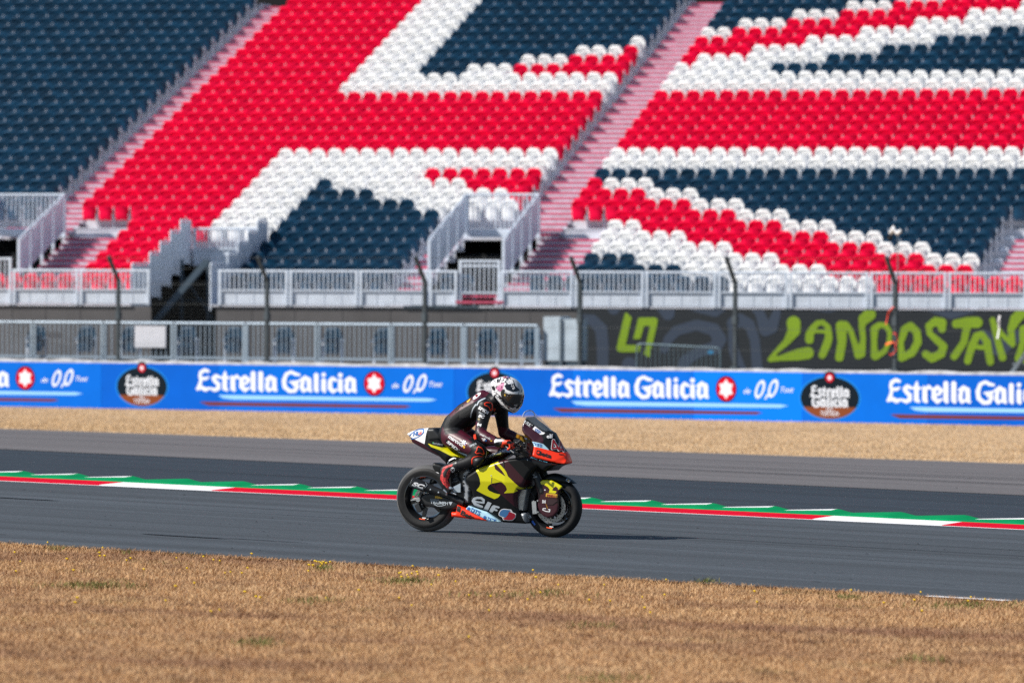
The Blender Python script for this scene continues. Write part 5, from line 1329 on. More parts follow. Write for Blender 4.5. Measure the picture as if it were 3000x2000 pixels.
M_bred = mat('red scroll patterned boot leather', (.50, .03, .03), .5, var=.95, vscale=60)
rider = empty('person', 'rider in black and burgundy racing leathers and a white patterned helmet, crouched on the motorcycle', 'person', mw=BM)
def mir(p, sy): return Vector((p.x, sy*abs(p.y), p.z))
def E3(u, v, y): return B3('E', u, v, y)
def G3(u, v, y): return B3('G', u, v, y)
def capsule(mb, a, b, ra, rb, n=16, m=6):
    d = (b-a); L = d.length; z = d.normalized() if L > 1e-6 else Vector((0, 0, 1)); h = Vector((0, 1, 0)) if abs(z.y) < .9 else Vector((1, 0, 0)); x = z.cross(h).normalized(); y = z.cross(x)
    rings = []
    for i in range(1, m): t = -math.pi/2+math.pi/2*i/m; rings.append((a+z*ra*math.sin(t), ra*math.cos(t)))
    rings += [(a, ra), (a+d*.5, (ra+rb)/2), (b, rb)]
    for i in range(1, m): t = math.pi/2*i/m; rings.append((b+z*rb*math.sin(t), rb*math.cos(t)))
    V = [a-z*ra]+[c+(x*math.cos(k*math.tau/n)+y*math.sin(k*math.tau/n))*r for c, r in rings for k in range(n)]+[b+z*rb]
    F = [(0, 1+(k+1) % n, 1+k) for k in range(n)]+[(1+i*n+k, 1+i*n+(k+1) % n, 1+(i+1)*n+(k+1) % n, 1+(i+1)*n+k) for i in range(len(rings)-1) for k in range(n)]
    e = len(V)-1; o = 1+(len(rings)-1)*n; F += [(o+k, o+(k+1) % n, e) for k in range(n)]
    mb.add(V, F)
def melt(mb, name, voxel, it, mats, parent, fac=.5):
    """grow one continuous surface round the collected volumes"""
    o = mb.build(name, mats, None, fix=True); md = o.modifiers.new('r', 'REMESH'); md.mode = 'VOXEL'; md.voxel_size = voxel
    if it: ms = o.modifiers.new('s', 'SMOOTH'); ms.factor = fac; ms.iterations = it
    dg = bpy.context.evaluated_depsgraph_get(); me = bpy.data.meshes.new_from_object(o.evaluated_get(dg)); old = o.data
    o.modifiers.clear(); o.data = me; bpy.data.meshes.remove(old); me.name = name
    if len(me.materials) == 0:
        for m in (mats if isinstance(mats, list) else [mats]): me.materials.append(m)
    me.polygons.foreach_set('use_smooth', [True]*len(me.polygons)); me.polygons.foreach_set('material_index', [0]*len(me.polygons)); o.parent = parent
    return o
def to_zoom(p, z):
    w_ = BM @ Vector(p); x, y = proj(w_); o = ZOOM[z]; return (x-o[0])*o[2], (y-o[1])*o[2]
def paint(o, z, regions, mirror=True):
    me = o.data; V = [tuple(v.co) for v in me.vertices]; F = [tuple(f.vertices) for f in me.polygons]; mi = [0]*len(F); o_ = ZOOM[z]
    Bn = np.array(BM)
    for idx, P in regions:
        A = np.array(V); A[:, 1] = -np.abs(A[:, 1]) if mirror else A[:, 1]
        Wd = A @ Bn[:3, :3].T+Bn[:3, 3]; x = FPX*Wd[:, 0]/Wd[:, 1]; y = -FPX*(Wd[:, 2]-CZ)/Wd[:, 1]; c, s_ = math.cos(ROLL), math.sin(ROLL)
        d = polysdf(P, (1500+x*c-y*s_-o_[0])*o_[2], (YH+x*s_+y*c-o_[1])*o_[2]); V, F, mi = cut_paint(V, F, mi, d, idx)
    n = bpy.data.meshes.new(me.name); n.from_pydata(V, [], F)
    for m in me.materials: n.materials.append(m)
    n.polygons.foreach_set('material_index', mi); n.polygons.foreach_set('use_smooth', [True]*len(F)); n.update(); o.data = n; bpy.data.meshes.remove(me)
def body():
    mb = MB()
    P0, P1, P2, P3 = E3(395, 1050, 0), E3(455, 885, 0), E3(660, 700, 0), E3(880, 570, 0)
    for sy in (-1, 1):
        o = lambda p, y: Vector((p.x, sy*y, p.z))
        capsule(mb, o(P0, .075), o(P1, .070), .120, .112); capsule(mb, o(P1, .070), o(P2, .075), .112, .115); capsule(mb, o(P2, .075), o(P3, .085), .115, .110)
        sh_ = mir(E3(935, 590, -.19), sy); capsule(mb, o(P3, .07), sh_, .105, .088); el = mir(E3(850, 1050, -.295), sy); capsule(mb, sh_, sh_+(el-sh_)*.45, .084, .066); capsule(mb, sh_+(el-sh_)*.45, el, .066, .056)
        fm, wr = mir(E3(975, 1120, -.305), sy), mir(E3(1165, 1192, -.315), sy); capsule(mb, el, fm, .058, .062); capsule(mb, fm, wr, .060, .042); capsule(mb, wr, mir(E3(1250, 1215, -.32), sy), .040, .036)
        hp, kn = mir(E3(375, 1100, -.105), sy), mir(E3(835, 1335, -.245), sy); mid = mir(E3(590, 1215, -.185), sy)
        capsule(mb, hp, mid, .118, .098); capsule(mb, mid, kn, .098, .074)
        k2, cf, an = mir(G3(1700, 850, -.245), sy), mir(G3(1460, 945, -.225), sy), mir(G3(1190, 1015, -.20), sy)
        capsule(mb, kn, k2, .076, .072); capsule(mb, k2, cf, .070, .060); capsule(mb, cf, an, .060, .044); capsule(mb, an, mir(G3(1050, 1080, -.20), sy), .042, .038)
    capsule(mb, P2, P3, .12, .12); capsule(mb, E3(620, 640, 0), E3(900, 420, 0), .085, .070); capsule(mb, E3(900, 420, 0), E3(985, 430, 0), .072, .055)
    capsule(mb, P3, E3(1070, 500, 0), .09, .07); capsule(mb, E3(1070, 500, 0), E3(1250, 420, 0), .068, .075)
    o = melt(mb, 'body', .011, 5, [M_leath, M_lburg, M_mesh], rider)
    R = [(1, [(325, 720), (330, 685), (470, 585), (620, 490), (760, 390), (900, 280), (980, 270), (1030, 330), (935, 425), (840, 445), (760, 505), (600, 595), (450, 685), (350, 765)]),
         (2, [(500, 700), (620, 620), (770, 530), (800, 560), (740, 650), (700, 760), (490, 780)]), (2, [(330, 720), (340, 830), (290, 900), (240, 900), (300, 740)]),
         (1, [(465, 1010), (560, 960), (790, 865), (780, 960), (740, 1060), (700, 1140), (600, 1090), (500, 1040)]),
         (1, [(770, 850), (800, 830), (830, 900), (760, 960), (900, 930), (1000, 980), (1090, 1060), (1110, 1110), (1080, 1260), (950, 1260), (880, 1200), (850, 1090), (790, 960), (740, 1000)]),
         (1, [(215, 915), (260, 1060), (300, 1050), (480, 1035), (640, 1120), (725, 1200), (660, 1235), (700, 1320), (640, 1395), (510, 1410), (330, 1330), (200, 1200), (180, 1060)])]
    paint(o, 'E', R); return o
bodyo = body()
# boots
for sy in (-1, 1):
    mb = MB(); g = lambda u, v, y: mir(G3(u, v, y), sy)
    capsule(mb, g(1290, 985, -.212), g(1130, 1040, -.205), .056, .050); capsule(mb, g(1130, 1040, -.205), g(985, 1085, -.20), .048, .040); capsule(mb, g(1090, 1070, -.205), g(1000, 1250, -.21), .048, .046); capsule(mb, g(965, 1110, -.205), g(985, 1280, -.21), .036, .042)
    capsule(mb, g(1000, 1250, -.21), g(1015, 1410, -.215), .046, .042); capsule(mb, g(1015, 1410, -.215), g(1085, 1540, -.218), .042, .028)
    o = melt(mb, 'boot', .008, 3, [M_boot, M_bred, M_hwht], rider)
    paint(o, 'G', [(1, [(1170, 950), (1160, 1000), (1010, 1060), (950, 1160), (960, 1250), (1010, 1260), (1050, 1130), (1110, 1060), (1120, 1130), (1080, 1260), (1060, 1330), (1150, 1500), (1060, 1510), (960, 1400), (890, 1300), (915, 1150), (960, 1030)]),
                   (0, [(985, 1100), (1040, 1060), (1060, 1080), (1010, 1200), (980, 1240), (965, 1180)])])
# gloves: palm, four curled fingers and a thumb round each grip
for sy in (-1, 1):
    H = mir(E3(1325, 1262, -.335), sy); wr = mir(E3(1160, 1190, -.315), sy); wr2 = mir(E3(1230, 1212, -.32), sy)
    mb = MB(); g = lambda dx, dy, dz: Vector((H.x+dx, H.y+sy*dy, H.z+dz))
    capsule(mb, wr, wr2, .052, .042, 14, 4)
    for dy in (-.030, -.010, .010, .030): capsule(mb, wr2+Vector((0, sy*dy*.6, 0)), g(.002, dy, .044), .030, .021, 12, 4)
    for k, (dy, l) in enumerate(((-.036, .92), (-.013, 1.04), (.011, 1.0), (.034, .84))):
        a, b, c, e = g(.004, dy, .046), g(.044*l, dy*1.05, .026*l), g(.046*l, dy*1.05, -.014*l), g(.012, dy, -.034*l)
        capsule(mb, a, b, .0145, .0125, 10, 3); capsule(mb, b, c, .0125, .0115, 10, 3); capsule(mb, c, e, .0115, .0095, 10, 3)
    t0, t1, t2 = wr2+Vector((.02, -sy*.03, -.01)), g(-.018, -.060, -.004), g(.022, -.062, -.030)
    capsule(mb, t0, t1, .019, .015, 10, 3); capsule(mb, t1, t2, .0145, .011, 10, 3)
    o = melt(mb, 'glove', .0055, 1, [M_glov, M_leath, M_hwht], rider)
    paint(o, 'E', [(1, [(1060, 1100), (1210, 1110), (1230, 1200), (1200, 1260), (1230, 1300), (1060, 1290)]), (2, [(1090, 1140), (1240, 1135), (1270, 1165), (1180, 1180), (1090, 1200)]), (1, [(1300, 1175), (1400, 1165), (1420, 1200), (1360, 1225), (1310, 1220)]),
                   (1, [(1375, 1265), (1400, 1265), (1395, 1290), (1375, 1290)]), (1, [(1412, 1230), (1440, 1225), (1440, 1260), (1415, 1265)]), (1, [(1250, 1230), (1285, 1235), (1280, 1270), (1245, 1265)])])
# helmet
HO = [('E', u, v) for u, v in smooth_closed([(1046, 195), (1085, 130), (1170, 92), (1290, 68), (1400, 92), (1490, 155), (1552, 245), (1580, 350), (1572, 450), (1540, 570), (1490, 650), (1418, 697), (1330, 660), (1235, 600), (1150, 520), (1090, 430), (1062, 310)], 4)]
hp_ = tr(HO, 0)
helmet = slab('helmet', hp_, lambda x, z: .128, [M_hwht, M_hgry, M_hblk, M_hpnk], rider, .006, .135, .04)
hc = Vector((sum(p[0] for p in hp_)/len(hp_), 0, sum(p[1] for p in hp_)/len(hp_)))
paint(helmet, 'E', [(1, [(1410, 130), (1500, 150), (1590, 250), (1590, 385), (1500, 385), (1520, 300), (1450, 240)]), (2, [(1205, 305), (1260, 285), (1310, 365), (1580, 380), (1560, 500), (1500, 625), (1400, 612), (1290, 560), (1225, 460), (1200, 370)]),
    (2, [(1262, 228), (1295, 208), (1432, 190), (1450, 240), (1520, 298), (1500, 325), (1410, 340), (1300, 298)]), (1, [(1280, 205), (1430, 175), (1432, 195), (1290, 212)]), (3, [(1165, 172), (1265, 172), (1238, 290), (1188, 335), (1118, 280)]),
    (2, [(1040, 230), (1110, 260), (1110, 320), (1060, 300)]), (2, [(1130, 130), (1170, 110), (1160, 170), (1145, 200)]), (2, [(1060, 400), (1090, 400), (1240, 590), (1330, 640), (1420, 690), (1400, 720), (1200, 640), (1050, 480)]), (3, [(1210, 85), (1330, 65), (1340, 100), (1260, 100)])])
def lift(src, z, poly, off, name, m, parent, mirror=True, thick=None):
    """a panel lying on a body: the faces inside an outline, raised along their normals"""
    V = []; F = []; idx = {}
    me = src.data
    for f in me.polygons:
        c = f.center.copy(); 
        if c.y > 0:
            if not mirror: continue
            c.y = -c.y
        u, v = to_zoom(c, z)
        if inpoly(poly, u, v):
            q = []
            for i in f.vertices:
                if i not in idx: idx[i] = len(V); V.append(me.vertices[i].co+me.vertices[i].normal*off)
                q.append(idx[i])
            F.append(q)
    mb = MB(); mb.add(V, F); o = mb.build(name, m, parent, smooth=True, fix=False)
    if thick: md = o.modifiers.new('t', 'SOLIDIFY'); md.thickness = thick; md.offset = -1
    return o
lift(helmet, 'E', [(1285, 402), (1380, 386), (1574, 390), (1566, 480), (1535, 580), (1420, 552), (1325, 505), (1282, 450)], .004, 'visor', M_vis, helmet, thick=.004)
mb = MB(); c = E3(1248, 318, -.118); mb.lathe([(0, -.012), (.016, -.010), (.018, .006)], 20, cen=c); q = mb.build('visor_pivot', M_dmetal, helmet)
# knee sliders and elbow slider
for sy in (-1, 1):
    P = [mir(E3(u, v, -.31), sy) for u, v in ((720, 1480), (760, 1450), (890, 1440), (895, 1490), (850, 1570), (790, 1610), (730, 1600))]; c = sum(P, Vector())/len(P)
    mb = MB(); n = len(P); V = [p+Vector((0, -sy*.035, 0)) for p in P]+[c+(p-c)*.88+Vector((0, sy*.005, 0)) for p in P]+[c+Vector((0, sy*.022, 0))]
    mb.add(V, [(i, (i+1) % n, n+(i+1) % n, n+i) for i in range(n)]+[(n+i, n+(i+1) % n, 2*n) for i in range(n)]); mb.build('knee_slider', M_txtk, rider, smooth=True)
    P = [mir(E3(u, v, -.352), sy) for u, v in ((740, 1060), (775, 1050), (785, 1130), (755, 1145), (735, 1110))]; mb = MB(); n = 5
    V = P+[p+Vector((0, -sy*.05, 0)) for p in P]; mb.add(V, [tuple(range(n))]+[(i, (i+1) % n, n+(i+1) % n, n+i) for i in range(n)]); mb.build('elbow_slider', M_glov, rider)
# ------------------------------------------------------------------ lettering and marks laid on bike and rider
_bv = {}
def bvh_of(objs):
    k = tuple(o.name for o in objs)
    if k not in _bv:
        V = []; F = []
        for o in objs:
            n = len(V); M = o.matrix_basis.copy()
            p = o.parent
            while p and p not in (bike, rider): M = p.matrix_basis @ M; p = p.parent
            V += [M @ v.co for v in o.data.vertices]; F += [tuple(i+n for i in f.vertices) for f in o.data.polygons]
        _bv[k] = BVHTree.FromPolygons(V, F)
    return _bv[k]
def lay(objs, z, V, F, name, m, parent, off=.0035, both=False):
    """put a flat figure, drawn in measured coordinates, on the surface of the given bodies"""
    t = bvh_of(objs); P = []; ok = []
    for u, v in V:
        px, py = px_of(z, u, v); h = t.ray_cast(CAMB, bray(px, py))
        if h[0] is None: P.append(None)
        else:
            n = h[1] if h[1].dot(CAMB-h[0]) > 0 else -h[1]; P.append(h[0]+n*off*.6+(CAMB-h[0]).normalized()*off*.6)
    idx = {}; W = []; G = []
    for f in F:
        if any(P[i] is None for i in f): continue
        q = []
        for i in f:
            if i not in idx: idx[i] = len(W); W.append(P[i])
            q.append(idx[i])
        G.append(q)
    if not G: return None
    mb = MB(); mb.add(W, G)
    if both: n = len(W); mb.add([(p.x, -p.y, p.z) for p in W], [tuple(reversed(f)) for f in G])
    return mb.build(name, m, parent, fix=False)
def word(objs, z, p0, p1, h, txt, m, parent, bold=.02, shear=0, off=.0035, name='lettering'):
    V, F, wd = text2d(txt, bold, shear); ymax = max(v[1] for v in V)
    d = Vector((p1[0]-p0[0], p1[1]-p0[1])); L = d.length; d /= L; n = Vector((d.y, -d.x)); kx, ky = L/wd, h/ymax
    return lay(objs, z, [(p0[0]+d.x*x*kx+n.x*y*ky, p0[1]+d.y*x*kx+n.y*y*ky) for x, y in V], F, name, m, parent, off)
def figure(objs, z, fn, box, res, m, parent, name='badge', off=.003):
    V, F = sdf_mesh(fn, *box, res); return lay(objs, z, V, F, name, m, parent, off)
def polyfig(objs, z, poly, m, parent, name='badge', off=.003, res=None):
    xs = [p[0] for p in poly]; ys = [p[1] for p in poly]; r = res or max(4, (max(xs)-min(xs))/14)
    return figure(objs, z, lambda X, Y: polysdf(poly, X, Y), (min(xs)-r, max(xs)+r, min(ys)-r, max(ys)+r), r, m, parent, name, off)
def line(objs, z, pts, r, m, parent, name='piping', off=.003, closed=False):
    st = [(p[0], p[1], r) for p in pts]+([(pts[0][0], pts[0][1], r)] if closed else []); xs = [p[0] for p in pts]; ys = [p[1] for p in pts]; q = max(2.5, r*.8)
    return figure(objs, z, lambda X, Y: strokesdf([st], X, Y), (min(xs)-3*r, max(xs)+3*r, min(ys)-3*r, max(ys)+3*r), q, m, parent, name, off)
fa = [fair]; no = [nose]; ch = {o.name.split('.')[0]: o for o in bike.children}
# fairing
E_ = [(14, [(285, 1165), (345, 1180), (425, 1195), (440, 1160), (425, 1110), (370, 1090), (310, 1095), (275, 1130), (285, 1185), (340, 1225), (415, 1240)])]
figure(fa, 'D', lambda X, Y: strokesdf([[(270, 1135, 16), (350, 1160, 14), (448, 1172, 16), (448, 1125, 20), (405, 1092, 20), (340, 1088, 20), (285, 1105, 20), (270, 1140, 24), (305, 1195, 26), (370, 1225, 24), (420, 1240, 18)]], X, Y), (220, 500, 1040, 1290), 5, M_txtg, fair, 'lettering')
polyfig(fa, 'D', [(518, 1150), (584, 1178), (520, 1303), (446, 1282)], M_txtg, fair, 'lettering')
polyfig(fa, 'D', [(545, 1305), (590, 1225), (620, 1210), (725, 1240), (712, 1268), (650, 1255), (640, 1275), (690, 1292), (680, 1318), (625, 1302), (598, 1336), (552, 1326)], M_txtg, fair, 'lettering')
polyfig(fa, 'D', [(700, 1370), (712, 1325), (745, 1285), (790, 1272), (922, 1288), (938, 1332), (998, 1358), (994, 1425), (940, 1474), (870, 1476), (775, 1464), (766, 1420), (708, 1392)], M_txtw, fair, 'badge', .003)
polyfig(fa, 'D', [(712, 1368), (724, 1330), (752, 1297), (790, 1284), (912, 1298), (880, 1322), (860, 1375), (815, 1425), (770, 1405), (716, 1385)], mat('badge blue', (.05, .16, .36), .4), fair, 'badge', .0055)
polyfig(fa, 'D', [(820, 1428), (862, 1378), (882, 1325), (925, 1338), (986, 1364), (982, 1420), (936, 1462), (870, 1464), (785, 1454), (778, 1425)], mat('badge red', (.33, .012, .03), .4), fair, 'badge', .0055)
bs = [ch['belly_stripe'], ch['belly_pan']]
word(bs, 'D', (215, 1318), (375, 1388), 72, 'DTS', M_txtb, ch['belly_stripe'], .03); word(bs, 'D', (500, 1468), (645, 1518), 60, 'DTS', M_txtb, ch['belly_stripe'], .03)
for u, v in ((192, 1270), (468, 1420)): figure(bs, 'D', lambda X, Y: np.hypot(X-u, Y-v)-26, (u-40, u+40, v-40, v+40), 5, M_txtb, ch['belly_stripe'], 'badge')
word(bs, 'D', (48, 1368), (282, 1474), 78, 'Beta', M_txtk, ch['belly_pan'], .04); polyfig(bs, 'A', [(648, 1212), (680, 1228), (672, 1272), (636, 1258)], M_txtk, ch['belly_pan'])
word(fa, 'F', (425, 1262), (815, 1372), 46, 'marcvds', M_txtc, fair, .02, .2)
for u, v in ((576, 712), (1192, 446)): figure(fa, 'D', lambda X, Y: np.hypot(X-u, Y-v)-9, (u-16, u+16, v-16, v+16), 3, M_txtg, fair, 'fastener')
# nose
word(no, 'F', (566, 1178), (895, 1268), 100, ' Beta', M_txtk, nose, .035); 
polyfig(no, 'F', [(572, 1085), (655, 1100), (635, 1188), (555, 1168)], M_txtk, nose, 'badge', .003, 6); figure(no, 'F', lambda X, Y: np.hypot(X-606, Y-1140)-26, (570, 640, 1100, 1175), 5, M_orange, nose, 'badge', .006)
word(no, 'F', (462, 962), (678, 1012), 62, 'DTS', M_txtb, nose, .03)
polyfig(no, 'F', [(240, 362), (480, 515), (405, 550), (205, 398)], M_txtw, nose, 'badge', .003, 7); polyfig(no, 'F', [(245, 374), (466, 516), (402, 540), (217, 398)], M_txtk, nose, 'badge', .005, 7)
word(no, 'F', (238, 412), (410, 536), 62, 'WRS', M_txtw, nose, .02, .3, .007)
polyfig(no, 'F', [(528, 532), (640, 620), (700, 665), (762, 684), (720, 722), (650, 728), (560, 665), (470, 600)], M_txtw, nose, 'badge', .003, 8); word(no, 'F', (540, 640), (640, 690), 46, 'NL', M_txtb, nose, .02, .3, .006); line(no, 'F', [(540, 590), (620, 625), (660, 670), (610, 690), (540, 645), (530, 605)], 5, M_txtb, nose, 'badge', .006, True)
word(no, 'F', (800, 812), (945, 800), 92, 'elf', M_txtw, nose, .03)
for dx, dy, sc in ((0, 0, 1), (165, 30, .62)):
    T4 = lambda r: [[(930+dx+(x-930)*sc, y+dy, r*(.6+.4*sc)) for x, y in st] for st in ([(945, 858), (925, 1040)], [(925, 1048), (1062, 1030)], [(952, 856), (1000, 940), (1080, 1080)])]
    bx = (880+dx, 1150+dx, 800, 1150)
    figure(no, 'F', lambda X, Y: strokesdf(T4(31), X, Y), bx, 8, M_txtw, nose, 'number', .003); figure(no, 'F', lambda X, Y: strokesdf(T4(19), X, Y), bx, 7, M_txtr, nose, 'number', .006)
word(no, 'F', (1080, 1192), (1190, 1200), 40, 'Beta', M_txtk, nose, .03)
# swingarm, exhaust, hugger, fork, duct
sa = [ch['swingarm']]
word(sa, 'B', (752, 912), (1106, 942), 58, 'TRIUMPH', M_txtg, sa[0], .03); word(sa, 'B', (752, 846), (930, 858), 24, 'POWERED BY', M_txtg, sa[0], .015)
line(sa, 'B', [(830, 930), (900, 962), (980, 962), (1060, 940)], 6, M_txtg, sa[0], 'badge'); polyfig(sa, 'B', [(1118, 880), (1198, 884), (1160, 955)], M_txtg, sa[0], 'badge')
polyfig(sa+[exh], 'B', [(850, 755), (950, 780), (1030, 822), (848, 808)], M_txty, sa[0], 'badge')
word([exh], 'B', (385, 548), (630, 622), 76, 'SC', M_txtw, exh, .05, .25); line([exh], 'B', [(375, 560), (610, 632)], 5, M_txtg, exh, 'badge'); line([exh], 'B', [(660, 500), (690, 545), (640, 600)], 4, M_txtg, exh, 'seam')
word([ch['hugger']], 'B', (858, 362), (940, 372), 76, 'R', M_txtw, ch['hugger'], .05); line([ch['hugger']], 'B', [(870, 440), (900, 410), (945, 408)], 9, M_txtg, ch['hugger'], 'badge')
fk_ = [o for o in bike.children if o.name.startswith('fork_leg')]
word(fk_, 'C', (272, 352), (370, 318), 26, 'OHLINS', M_txtg, fk_[0], .03); figure(fk_, 'C', lambda X, Y: abs(np.hypot(X-298, Y-278)-14)-4, (275, 322, 255, 302), 3, M_txtg, fk_[0], 'badge')
polyfig([duct], 'C', [(545, 638), (772, 662), (766, 734), (538, 708)], M_txty, duct, 'badge', .003, 14); word([duct], 'C', (560, 706), (750, 726), 46, 'PIRELLI', M_txtr, duct, .03, 0, .006)
word([duct], 'C', (468, 836), (540, 842), 62, 'BIHR', M_txtw, duct, .02); line([duct], 'C', [(540, 945), (485, 945), (480, 975), (540, 1000), (615, 1010), (622, 965), (590, 965)], 7, M_txtw, duct, 'badge'); figure([duct], 'C', lambda X, Y: np.hypot(X-522, Y-575)-13, (500, 545, 555, 596), 4, M_txtw, duct, 'fastener')
fm_ = [ch['front_mudguard']]; line(fm_, 'C', [(955, 355), (1025, 390), (1000, 418), (945, 385)], 5, M_txtg, fm_[0], 'badge', .003, True); figure(fm_, 'C', lambda X, Y: np.hypot(X-988, Y-388)-16, (965, 1010, 365, 410), 4, M_txty, fm_[0], 'badge')
# tail
tl = [ch['tail_unit']]
figure(tl, 'G', lambda X, Y: abs(np.hypot((X-375)*.60+(Y-305)*.25, (Y-305)+(X-375)*.32)-82)-9, (210, 540, 190, 420), 7, M_txtb, tl[0], 'badge'); word(tl, 'G', (300, 345), (440, 322), 82, 'NL', M_txtb, tl[0], .04, .35, .005)
for k in range(4): line(tl, 'G', [(420+k*8, 310-k*16), (480+k*4, 306-k*16)], 4, M_orange, tl[0], 'badge', .005)
word([ch['tail_unit'], ch['seat_pad']], 'G', (735, 520), (950, 560), 34, 'RACE SERVICE', M_txtg, tl[0], .01); polyfig([ch['tail_unit'], ch['seat_pad']], 'G', [(728, 480), (758, 486), (756, 515), (724, 510)], mat('green sticker', (.02, .35, .10), .5), tl[0], 'badge', .003, 6)
# leathers
bo = [bodyo]; bg_ = bo+[o for o in rider.children if o.name.startswith('glove')]
word(bo, 'E', (815, 615), (975, 715), 52, 'SPIDI', M_txtw, bodyo, .04); word(bo, 'E', (818, 755), (920, 788), 48, 'SC', M_txtw, bodyo, .05, .2); word(bo, 'E', (828, 690), (925, 735), 28, 'marcvds', M_txtg, bodyo, .01)
word(bo, 'E', (800, 905), (865, 925), 46, 'M', M_txtw, bodyo, .03); polyfig(bo, 'E', [(815, 780), (850, 785), (845, 820), (812, 812)], mat('tan patch', (.25, .2, .1), .6), bodyo, 'badge')
word(bo, 'E', (305, 1110), (550, 1270), 62, 'marcvds', M_txtw, bodyo, .02); word(bo, 'E', (505, 1190), (590, 1225), 60, 'elf', M_txtw, bodyo, .05)
figure(bo, 'E', lambda X, Y: np.hypot(X-606, Y-1222)-26, (570, 640, 1190, 1256), 5, M_txtw, bodyo, 'badge'); figure(bo, 'E', lambda X, Y: np.hypot(X-610, Y-1228)-17, (585, 635, 1205, 1252), 4, M_txtr, bodyo, 'badge', .005); figure(bo, 'E', lambda X, Y: np.hypot(X-601, Y-1214)-12, (583, 620, 1198, 1232), 4, M_txtb, bodyo, 'badge', .006)
polyfig(bo, 'E', [(545, 1250), (575, 1240), (600, 1268), (588, 1298), (570, 1290), (560, 1270)], M_txty, bodyo, 'badge')
polyfig(bo, 'E', [(275, 1130), (300, 1150), (500, 1330), (480, 1368), (440, 1350), (300, 1215), (262, 1170)], M_leath, bodyo, 'patch', .003, 14); word(bo, 'E', (282, 1190), (480, 1350), 44, 'SPIDI', M_txtw, bodyo, .04, .1, .006)
word(bo, 'E', (845, 1062), (1020, 1150), 34, 'marcvds', M_txtw, bodyo, .01); word(bo, 'E', (868, 1140), (930, 1172), 46, 'elf', M_txtw, bodyo, .05); figure(bo, 'E', lambda X, Y: np.hypot(X-950, Y-1160)-18, (925, 975, 1138, 1184), 4, M_txtb, bodyo, 'badge'); polyfig(bo, 'E', [(1020, 1150), (1060, 1160), (1050, 1180), (1030, 1175)], M_txty, bodyo, 'badge')
polyfig(bo, 'E', [(650, 1225), (720, 1195), (800, 1230), (810, 1255), (700, 1285), (690, 1270)], M_leath, bodyo, 'patch', .003, 14); word(bo, 'E', (680, 1275), (790, 1228), 30, 'SPIDI', M_txtg, bodyo, .03, 0, .006)
for P in ([(925, 530), (960, 515), (1035, 520), (1058, 560), (1050, 640), (1022, 650), (1005, 600), (975, 575), (930, 560)], [(800, 1290), (820, 1265), (870, 1285), (905, 1330), (915, 1380), (895, 1395), (850, 1372), (790, 1380), (770, 1360), (795, 1330)]): line(bo, 'E', P, 7, M_glov, bodyo, 'piping', .004, True)
line(bo+[o for o in rider.children if o.name.startswith('knee')], 'E', [(712, 1560), (712, 1480), (740, 1445), (800, 1425), (890, 1432)], 7, M_glov, bodyo, 'piping', .004)
for P in ([(935, 445), (880, 470), (830, 500), (800, 560)], [(780, 550), (730, 620), (700, 700), (690, 760)]): line(bo, 'E', P, 10, M_txtg, bodyo, 'lettering', .004)
figure(bo, 'E', lambda X, Y: np.hypot((X-795)*.75+(Y-405)*.4, (Y-405)-(X-795)*-.5)-36, (730, 860, 340, 470), 6, M_txtw, bodyo, 'badge'); polyfig(bo, 'E', [(765, 400), (800, 375), (820, 395), (790, 430)], M_txtr, bodyo, 'badge', .006); polyfig(bo, 'E', [(620, 500), (690, 440), (680, 480), (640, 520)], M_txty, bodyo, 'badge')
word(bo, 'E', (430, 665), (580, 555), 60, '54', M_mesh, bodyo, .04)
for P in ([(1080, 615), (1105, 615), (1105, 650), (1080, 650)],): line(bo, 'E', P, 5, M_org2, bodyo, 'badge', .004, True)
polyfig(bo, 'E', [(1060, 800), (1110, 795), (1105, 830), (1055, 835)], M_txtg, bodyo, 'badge'); word(bo, 'E', (1095, 735), (1130, 690), 30, 'S', M_txtw, bodyo, .03)
figure([o for o in rider.children if o.name.startswith('boot')]+bo, 'G', lambda X, Y: np.hypot((X-1168)/.82, Y-1085)-56, (1110, 1225, 1020, 1150), 7, M_txtw, bodyo, 'badge'); line([o for o in rider.children if o.name.startswith('boot')]+bo, 'G', [(1140, 1060), (1195, 1110)], 8, M_boot, bodyo, 'badge', .006); line([o for o in rider.children if o.name.startswith('boot')]+bo, 'G', [(1192, 1060), (1145, 1112)], 8, M_boot, bodyo, 'badge', .006)
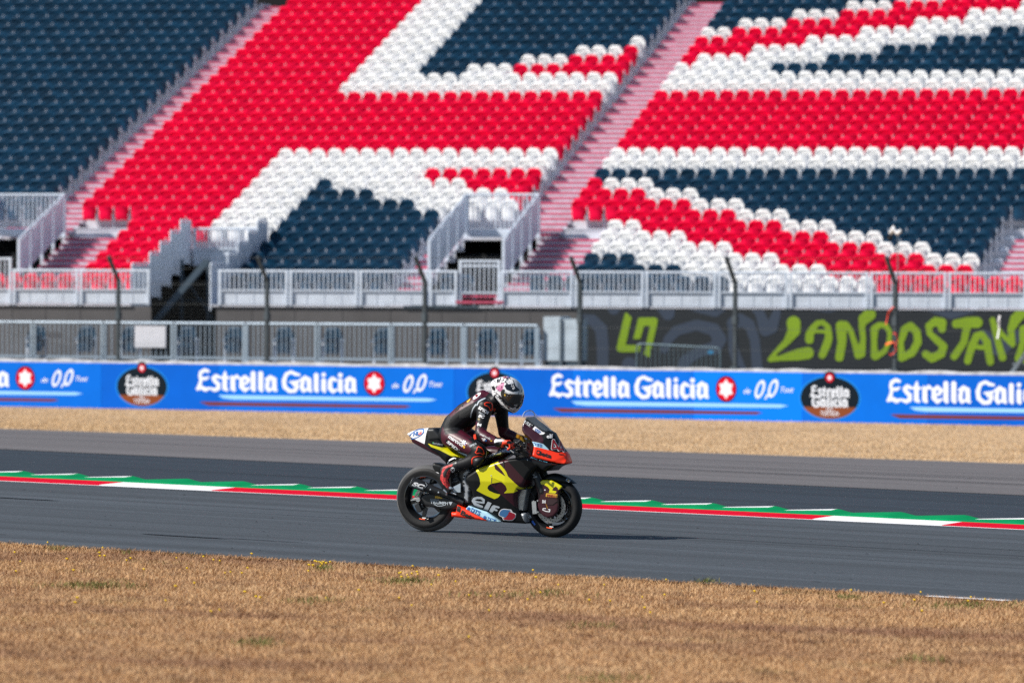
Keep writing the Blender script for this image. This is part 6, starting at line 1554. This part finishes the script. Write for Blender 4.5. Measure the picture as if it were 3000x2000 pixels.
# helmet
hl = [helmet]
for P in ([(1060, 190), (1130, 230), (1115, 260)], [(1080, 140), (1150, 190)], [(1075, 250), (1130, 215), (1200, 100)], [(1205, 95), (1180, 170)], [(1330, 95), (1270, 170)], [(1405, 130), (1445, 235), (1520, 300), (1495, 385)], [(1085, 330), (1140, 360), (1210, 440), (1260, 540), (1340, 620), (1440, 665)], [(1310, 360), (1400, 385), (1570, 388)]): line(hl, 'E', P, 4, M_hblk, helmet, 'graphic', .003)
word(hl, 'E', (1150, 415), (1335, 625), 44, 'SCORPION', M_hblk, helmet, .035, 0, .004); word(hl, 'E', (1375, 230), (1410, 300), 44, 'TB', M_txtw, helmet, .01, 0, .004)
word(hl, 'E', (1270, 345), (1350, 375), 30, 'EXO', M_txtw, helmet, .02, 0, .005); polyfig(hl, 'E', [(1265, 370), (1285, 375), (1280, 410), (1262, 400)], M_txty, helmet, 'graphic', .004)
line(hl, 'E', [(1545, 345), (1560, 320), (1550, 315), (1565, 290)], 4, M_hblk, helmet, 'graphic', .003); word(hl, 'E', (1425, 565), (1480, 580), 22, 'vdz', M_txtw, helmet, .01, 0, .005); line(hl, 'E', [(1420, 610), (1450, 600), (1440, 630), (1500, 620)], 10, M_hgry, helmet, 'graphic', .003)
hr = random.Random(3)
for k in range(26):
    u, v = hr.choice([(hr.uniform(1070, 1130), hr.uniform(330, 480)), (hr.uniform(1060, 1180), hr.uniform(140, 260)), (hr.uniform(1180, 1400), hr.uniform(85, 180)), (hr.uniform(1100, 1300), hr.uniform(400, 620))]); a = hr.uniform(0, 6.3); L = hr.uniform(30, 75)
    line(hl, 'E', [(u, v), (u+L*.5*math.cos(a), v+L*.5*math.sin(a)), (u+L*math.cos(a+.7), v+L*math.sin(a+.7))], hr.uniform(2.5, 5.5), M_hblk if k % 4 else M_hgry, helmet, 'graphic', .003)
for k in range(7):
    u, v = hr.uniform(1230, 1350), hr.uniform(75, 110); polyfig(hl, 'E', [(u, v), (u+22, v-4), (u+26, v+12), (u+4, v+14)], [M_txtr, M_txtb][k % 2], helmet, 'graphic', .004, 6)
